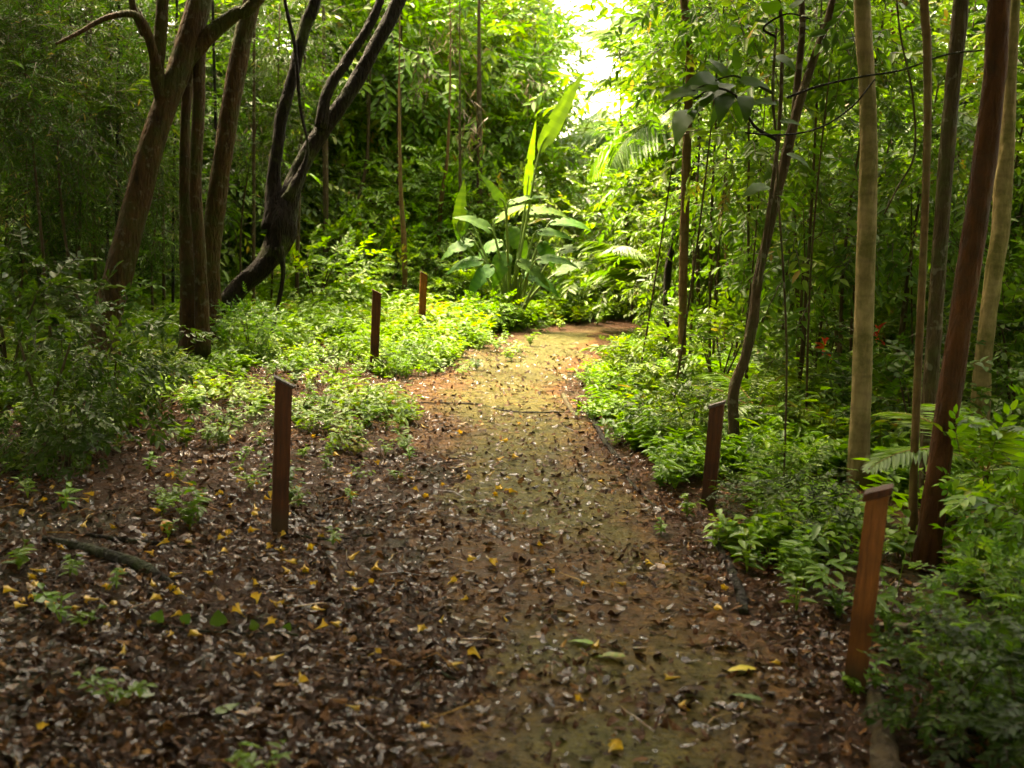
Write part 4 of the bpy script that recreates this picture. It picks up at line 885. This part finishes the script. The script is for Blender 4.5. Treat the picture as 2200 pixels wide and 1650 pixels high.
for k, (a, b, wv, v, ar, U) in enumerate([((1130, 430), (1152, 255), 26, .9, -.1, (.5, -1, .1)), ((1158, 330), (1256, 150), 46, .95, .1, (-.25, -1, .25)),
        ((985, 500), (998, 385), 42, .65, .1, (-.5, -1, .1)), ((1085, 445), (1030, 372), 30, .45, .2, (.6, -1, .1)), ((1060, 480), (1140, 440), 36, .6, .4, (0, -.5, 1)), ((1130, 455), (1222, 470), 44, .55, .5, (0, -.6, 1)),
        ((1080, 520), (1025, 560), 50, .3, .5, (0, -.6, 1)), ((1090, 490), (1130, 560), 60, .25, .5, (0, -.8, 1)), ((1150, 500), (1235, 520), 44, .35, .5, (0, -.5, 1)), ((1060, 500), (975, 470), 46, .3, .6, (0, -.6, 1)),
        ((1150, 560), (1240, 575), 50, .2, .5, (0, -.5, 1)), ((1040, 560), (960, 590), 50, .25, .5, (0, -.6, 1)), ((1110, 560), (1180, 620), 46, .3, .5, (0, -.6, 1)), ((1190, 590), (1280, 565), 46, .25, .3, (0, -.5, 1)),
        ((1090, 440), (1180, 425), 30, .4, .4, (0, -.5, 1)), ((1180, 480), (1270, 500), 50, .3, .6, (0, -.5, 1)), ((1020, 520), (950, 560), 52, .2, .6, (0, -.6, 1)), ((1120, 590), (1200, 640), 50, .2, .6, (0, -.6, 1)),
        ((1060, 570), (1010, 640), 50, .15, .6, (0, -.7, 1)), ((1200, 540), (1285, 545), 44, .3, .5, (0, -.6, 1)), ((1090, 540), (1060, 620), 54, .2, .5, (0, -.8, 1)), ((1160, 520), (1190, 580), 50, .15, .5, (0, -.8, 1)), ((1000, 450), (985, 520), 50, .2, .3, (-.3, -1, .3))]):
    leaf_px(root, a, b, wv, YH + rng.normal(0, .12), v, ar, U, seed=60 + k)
# heliconia with red flowers right
gR = P(1800, 960, 8.7); gR[2] = float(gz(gR[0], gR[1]))
root = thing('heliconia', gR, 'flowering plant with two red blooms beside the pale banded trunk', 'plant')
for k, (a, b, wv, v, ar, U) in enumerate([((1752, 860), (1758, 760), 26, .8, .1, (.8, -1, .1)), ((1835, 820), (1775, 758), 34, .6, .3, (0, -1, .4)), ((1870, 830), (1900, 755), 34, .6, .2, (-.3, -1, .2)), ((1890, 885), (1950, 785), 34, .7, .2, (-.2, -1, .5)),
        ((1740, 930), (1735, 850), 24, .9, .1, (.9, -1, 0)), ((1800, 900), (1770, 960), 40, .4, .5, (0, -.6, 1)), ((1870, 900), (1900, 960), 40, .4, .5, (0, -.6, 1))]):
    leaf_px(root, a, b, wv, 8.7 + rng.normal(0, .1), v, ar, U, seed=90 + k)
MAT_RED = simple('bloom_red', (0.75, 0.055, 0.02), .4, .15, (.55, .03, .01))
for bx, by in ((1772, 745), (1887, 718)):
    c = P(bx, by, 8.6) - gR; ps = []
    for q in range(7):
        a = q * 0.9; D = np.array([math.cos(a) * .6, math.sin(a) * .3, .6 - .2 * q + .3]); ps.append(xf(leafF(.085, .03, .5, .1, 0), rotm(D), c + [0, 0, -.012 * q + .03]))
    V_, F_, _ = merge(ps); obj('flower', mesh('flower', V_, F_, MAT_RED), root)
    sv = tube([np.array([0, 0, 0.]), c * .6, c - [0, 0, .05]], [.012, .01, .006], 6, 5, 0); obj('stalk', mesh('stalk', sv[0], sv[1], MAT_STALK), root)

# ------------------------------------------------------------------ ferns and palms
FR = [frond(1.0, 26, .035, .30, 1.0, k, .5) for k in range(3)]
PF = [frond(1.0, 30, .05, .42, 1.2, 20 + k, .5, .9) for k in range(3)]
def rosette(name, px, py, Yd, L, n, fr, mat, label, cat, h=0.0, group=None, el=(.5, 1.2), seed=0, z=None, az=None):
    rg = np.random.default_rng(seed + 5000); c = P(px, py, Yd); g = np.array([c[0], c[1], float(gz(c[0], c[1]))]); top = max(c[2] - g[2], .05) if z is None else z
    root = thing(name, g, label, cat, group)
    tr = tube([[0, 0, -.1], [.02, 0, top * .5], [0, 0, top]], [L * .035, L * .03, L * .025], 10, 6, .08, seed); obj('trunk', mesh('trunk', tr[0], tr[1], BK_GREY), root)
    for k in range(n):
        a = az[0] + (az[1] - az[0]) * k / (n - 1) if az else k / n * 6.283 + rg.normal(0, .2); e = rg.uniform(*el)
        D = np.array([math.cos(a) * math.cos(e), math.sin(a) * math.cos(e), math.sin(e)])
        V_, F_, A_ = xf(fr[k % 3], rotm(D), (0, 0, top), L * rg.uniform(.8, 1.15)); obj('frond', mesh('frond', V_, F_, mat, np.clip(A_ + rg.normal(0, .1), 0, 1)), root)
rosette('tree_fern', 1810, 640, 10.2, .8, 11, FR, MAT_GREEN, 'bright feathery fern arching left of the pale banded trunk', 'fern', seed=1, el=(.6, 1.3))
rosette('tree_fern', 1900, 690, 11.5, .95, 11, FR, MAT_GREEN, 'wide green fern spreading behind the pale banded trunk', 'fern', seed=2, el=(.5, 1.2))
rosette('fern', 1620, 880, 8.2, .8, 7, FR, MAT_FRESH, 'low arching fern between the crooked tree and the flowering plant', 'fern', seed=3, el=(.2, .8))
rosette('fern', 1740, 1180, 5.9, .42, 8, FR, MAT_GREEN, 'small dark fern left of the capped post', 'fern', seed=4, el=(.1, .6), z=.08)
rosette('fern', 2120, 1010, 5.6, .7, 8, FR, MAT_GREEN, 'lacy fern at the right border beyond the red trunk', 'fern', seed=5, el=(.2, .9))
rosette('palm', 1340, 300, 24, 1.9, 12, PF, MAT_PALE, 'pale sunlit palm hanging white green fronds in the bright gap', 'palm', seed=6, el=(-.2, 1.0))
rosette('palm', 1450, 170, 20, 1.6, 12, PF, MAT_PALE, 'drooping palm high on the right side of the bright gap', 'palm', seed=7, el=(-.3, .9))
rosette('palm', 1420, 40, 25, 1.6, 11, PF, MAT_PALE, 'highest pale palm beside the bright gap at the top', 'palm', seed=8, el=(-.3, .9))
rosette('palm', 1400, 600, 15.5, 1.1, 9, PF, MAT_GREEN, 'short palm with dark fronds where the trail disappears', 'palm', seed=9, el=(.1, 1.0))
rosette('palm', 1500, 250, 14, 1.5, 10, PF, MAT_GREEN, 'dark fan of palm fronds behind the straight pale sapling', 'palm', seed=10, el=(-.1, 1.0))
rosette('palm', 880, 640, 17.5, .9, 9, PF, MAT_FRESH, 'low arching palm seedling behind the farthest left post', 'palm', seed=11, el=(.3, 1.1), z=.15)

# ------------------------------------------------------------------ shrubs
def pshrub(kind, px, py, h, label, sq=1.0, Yd=None, group=None):
    g = G(px, py) if Yd is None else P(px, py, Yd); return shrub(kind, float(g[0]), float(g[1]), h, label, group, 'shrub', 'shrub', sq)
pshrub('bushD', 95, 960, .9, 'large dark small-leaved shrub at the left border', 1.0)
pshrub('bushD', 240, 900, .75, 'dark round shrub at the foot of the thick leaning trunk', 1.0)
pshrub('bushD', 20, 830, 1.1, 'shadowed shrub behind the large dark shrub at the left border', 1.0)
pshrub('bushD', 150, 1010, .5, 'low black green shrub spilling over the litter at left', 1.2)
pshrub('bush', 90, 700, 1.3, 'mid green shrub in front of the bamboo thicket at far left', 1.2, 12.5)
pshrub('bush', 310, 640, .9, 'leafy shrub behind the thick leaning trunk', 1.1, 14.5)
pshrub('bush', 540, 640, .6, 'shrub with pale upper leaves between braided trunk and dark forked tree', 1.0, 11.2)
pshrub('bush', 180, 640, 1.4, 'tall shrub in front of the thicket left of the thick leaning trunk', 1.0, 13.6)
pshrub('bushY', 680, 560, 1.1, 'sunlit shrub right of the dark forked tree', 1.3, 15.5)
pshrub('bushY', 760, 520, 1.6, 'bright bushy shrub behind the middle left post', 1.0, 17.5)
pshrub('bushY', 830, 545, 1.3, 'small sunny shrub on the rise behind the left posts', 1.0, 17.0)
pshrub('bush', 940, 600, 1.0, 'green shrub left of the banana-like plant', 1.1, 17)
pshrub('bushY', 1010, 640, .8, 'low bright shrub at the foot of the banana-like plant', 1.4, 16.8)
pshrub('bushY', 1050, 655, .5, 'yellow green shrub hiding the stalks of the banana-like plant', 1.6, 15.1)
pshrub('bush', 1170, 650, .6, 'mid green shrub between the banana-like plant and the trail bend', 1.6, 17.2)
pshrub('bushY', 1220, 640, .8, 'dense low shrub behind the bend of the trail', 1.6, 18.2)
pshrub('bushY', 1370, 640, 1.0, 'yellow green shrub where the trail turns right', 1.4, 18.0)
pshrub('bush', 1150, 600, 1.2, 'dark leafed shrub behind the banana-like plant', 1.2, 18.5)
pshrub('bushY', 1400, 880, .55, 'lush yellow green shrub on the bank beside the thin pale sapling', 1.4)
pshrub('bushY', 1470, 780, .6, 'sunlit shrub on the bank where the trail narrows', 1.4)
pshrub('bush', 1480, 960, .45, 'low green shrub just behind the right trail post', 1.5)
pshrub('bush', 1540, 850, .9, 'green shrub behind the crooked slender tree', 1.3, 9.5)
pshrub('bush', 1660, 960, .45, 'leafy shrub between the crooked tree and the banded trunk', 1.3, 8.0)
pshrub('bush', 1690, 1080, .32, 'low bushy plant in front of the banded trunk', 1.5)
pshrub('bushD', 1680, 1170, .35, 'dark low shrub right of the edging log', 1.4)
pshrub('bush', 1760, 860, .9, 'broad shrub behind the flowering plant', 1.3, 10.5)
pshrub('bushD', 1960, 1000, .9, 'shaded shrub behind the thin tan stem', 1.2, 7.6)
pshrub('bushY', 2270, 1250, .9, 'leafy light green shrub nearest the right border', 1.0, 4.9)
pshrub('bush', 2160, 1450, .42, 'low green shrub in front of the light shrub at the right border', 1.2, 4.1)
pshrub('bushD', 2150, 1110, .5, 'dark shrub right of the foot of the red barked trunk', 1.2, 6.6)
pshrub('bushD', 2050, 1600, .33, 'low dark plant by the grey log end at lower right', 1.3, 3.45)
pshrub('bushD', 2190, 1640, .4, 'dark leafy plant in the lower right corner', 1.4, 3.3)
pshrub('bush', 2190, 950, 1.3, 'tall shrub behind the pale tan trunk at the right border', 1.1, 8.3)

# ------------------------------------------------------------------ thin stems and hanging vines
def stick(name, seq, Yd, label, group, mat, cat, ground=True, ext=True):
    pts = [P(a, b, Yd) for a, b, _ in seq]; rs = [pxr(c, Yd) * (.65 if not ground else 1) for _, _, c in seq]; g = pts[0].copy()
    if ground: g[2] = float(gz(g[0], g[1])); pts = [g - [0, 0, .05]] + pts; rs = [rs[0]] + rs
    V_, F_, _ = tube(np.array(pts) - g, rs, 6, 4, .03, int(seq[0][0]))
    return props(obj(name, mesh(name, V_, F_, mat), None, g), label, cat, group)
rg = np.random.default_rng(33)
for k, px in enumerate([-10, 28, 60, 92, 128, 160, 205, 250, 300, 352, 372, 470, 545, 45, 110, 185, 230]):
    Yd = rg.uniform(12, 14.6); ln = rg.normal(0, 12)
    stick('bamboo_stem', [(px, 600, 7), (px + ln * .4, 350, 7), (px + ln * 1.0, 120, 6), (px + ln * 1.4, -80, 5)], Yd, 'thin straight stem rising through the dark thicket at left', 'thin stems in the left thicket', BK_GREY if k % 3 == 0 else BK_DARK, 'stem')
for k, (px, tp, bt, wv, Yd) in enumerate([(870, 395, 610, 12, 16.5), (940, 330, 560, 10, 18), (765, 330, 520, 9, 18), (805, 380, 520, 9, 18.5), (1500, 350, 760, 9, 13), (1560, 100, 700, 9, 12), (1715, 450, 760, 10, 10.5), (1520, 0, 600, 8, 15), (1800, 600, 800, 9, 11), (1590, 300, 700, 9, 14), (700, 100, 520, 12, 17), (1030, 120, 520, 13, 19), (855, 60, 500, 10, 18.5), (640, 200, 520, 9, 15.5), (1350, 350, 620, 10, 18), (1640, 200, 640, 9, 12), (1740, 100, 760, 9, 12), (990, 330, 560, 9, 17.2)]):
    ln = rg.normal(0, 14); stick('thin_trunk', [(px, bt, wv), (px + ln * .3, (tp + bt) / 2, wv), (px + ln, tp, wv * .7), (px + ln * 1.3, tp - 220, wv * .35), (px + ln * 1.1, tp - 420, wv * .2)], Yd, 'slim bare stem among the leaves at the edge of the clearing', 'slim stems around the clearing', BK_TAN if k in (0, 1, 5) else BK_GREY, 'stem')
# twigs crossing on the right
stick('bare_branch', [(1690, 210, 8), (1760, 185, 8), (1850, 165, 7), (1940, 150, 7), (2030, 118, 7), (2110, 108, 6)], 6.0, 'long thin branch crossing the banded trunk high up', None, BK_DARK, 'branch', False)
stick('bare_branch', [(1600, 285, 6), (1680, 290, 6), (1760, 275, 6), (1830, 230, 6), (1880, 170, 5)], 6.0, 'thin curved branch sagging below the long crossing branch', None, BK_DARK, 'branch', False)
stick('bare_branch', [(1900, 460, 5), (1930, 400, 6), (1965, 330, 7), (1960, 200, 7), (1935, 80, 6), (1925, -20, 6)], 7.0, 'dark twig angled between the banded trunk and thin tan stem', None, BK_GREY, 'branch', False)
# hanging dry vines
MVs = [bake([leafF(.2, .008, 0, .3, .5)], np.zeros(70, int), frames(np.stack([rg.normal(0, .5, 70), rg.normal(0, .5, 70), -np.ones(70)], -1), rg.normal(0, 1, (70, 3))), rg.normal(0, 1, (70, 3)) * [.2, .12, .28] + [0, 0, .1], rg.normal(0, .25, 70)) for _ in range(2)]
MVm = [mesh('hanging_vine', *MVs[k][:2], MAT_DRY, MVs[k][2]) for k in range(2)]
for k, (px, py, Yd, s) in enumerate([(960, 90, 18.3, .9), (1010, 280, 17.6, .9), (510, 300, 16, .8), (1600, 380, 14, .7), (1140, 200, 19.5, .8), (1480, 430, 13, .7), (900, 180, 18, .8)]):
    c = P(px, py, Yd); props(obj('hanging_vine', MVm[k % 2], None, c, (0, 0, float(rg.uniform(0, 6))), s), 'tangle of dry brown vines hanging in the foliage', 'vine', 'dry vine tangles in the foliage')

# seedlings in the litter
SEED = [mesh('seedling', *herb(.12, 3, .05, .5, 600 + k, .06)[:2], MAT_FRESH, herb(.12, 3, .05, .5, 600 + k, .06)[2]) for k in range(4)]
for k, (px, py, s) in enumerate([(370, 1090, 1.1), (140, 1095, 1.4), (60, 1070, 1), (40, 1225, 1.4), (250, 1265, .8), (150, 1240, 1.0), (130, 1340, 1.2), (180, 1350, 1.0), (640, 1090, 1.0), (715, 1170, .9), (755, 1080, .7), (850, 1030, .8), (1475, 1110, 1.2), (1420, 1150, .9), (1710, 1320, 1.4), (1830, 1490, .8), (700, 1010, 1), (470, 960, 1.2), (520, 1000, 1), (380, 950, 1.2), (1880, 1480, 1.0), (1605, 1230, 1.8), (590, 900, 1.4), (1940, 1440, 1.3), (560, 960, 1.0), (320, 1010, 1.1), (880, 990, .9), (650, 985, 1)]):
    g = G(px, py); lab = 'single green seedling on the bare trail side' if px > 1400 else 'small green seedling sprouting from the leaf litter on the left'
    props(obj('seedling', SEED[k % 4], None, g, (0, 0, k * 1.3), s), lab, 'seedling', 'seedlings right of the trail' if px > 1400 else 'seedlings in the left litter')
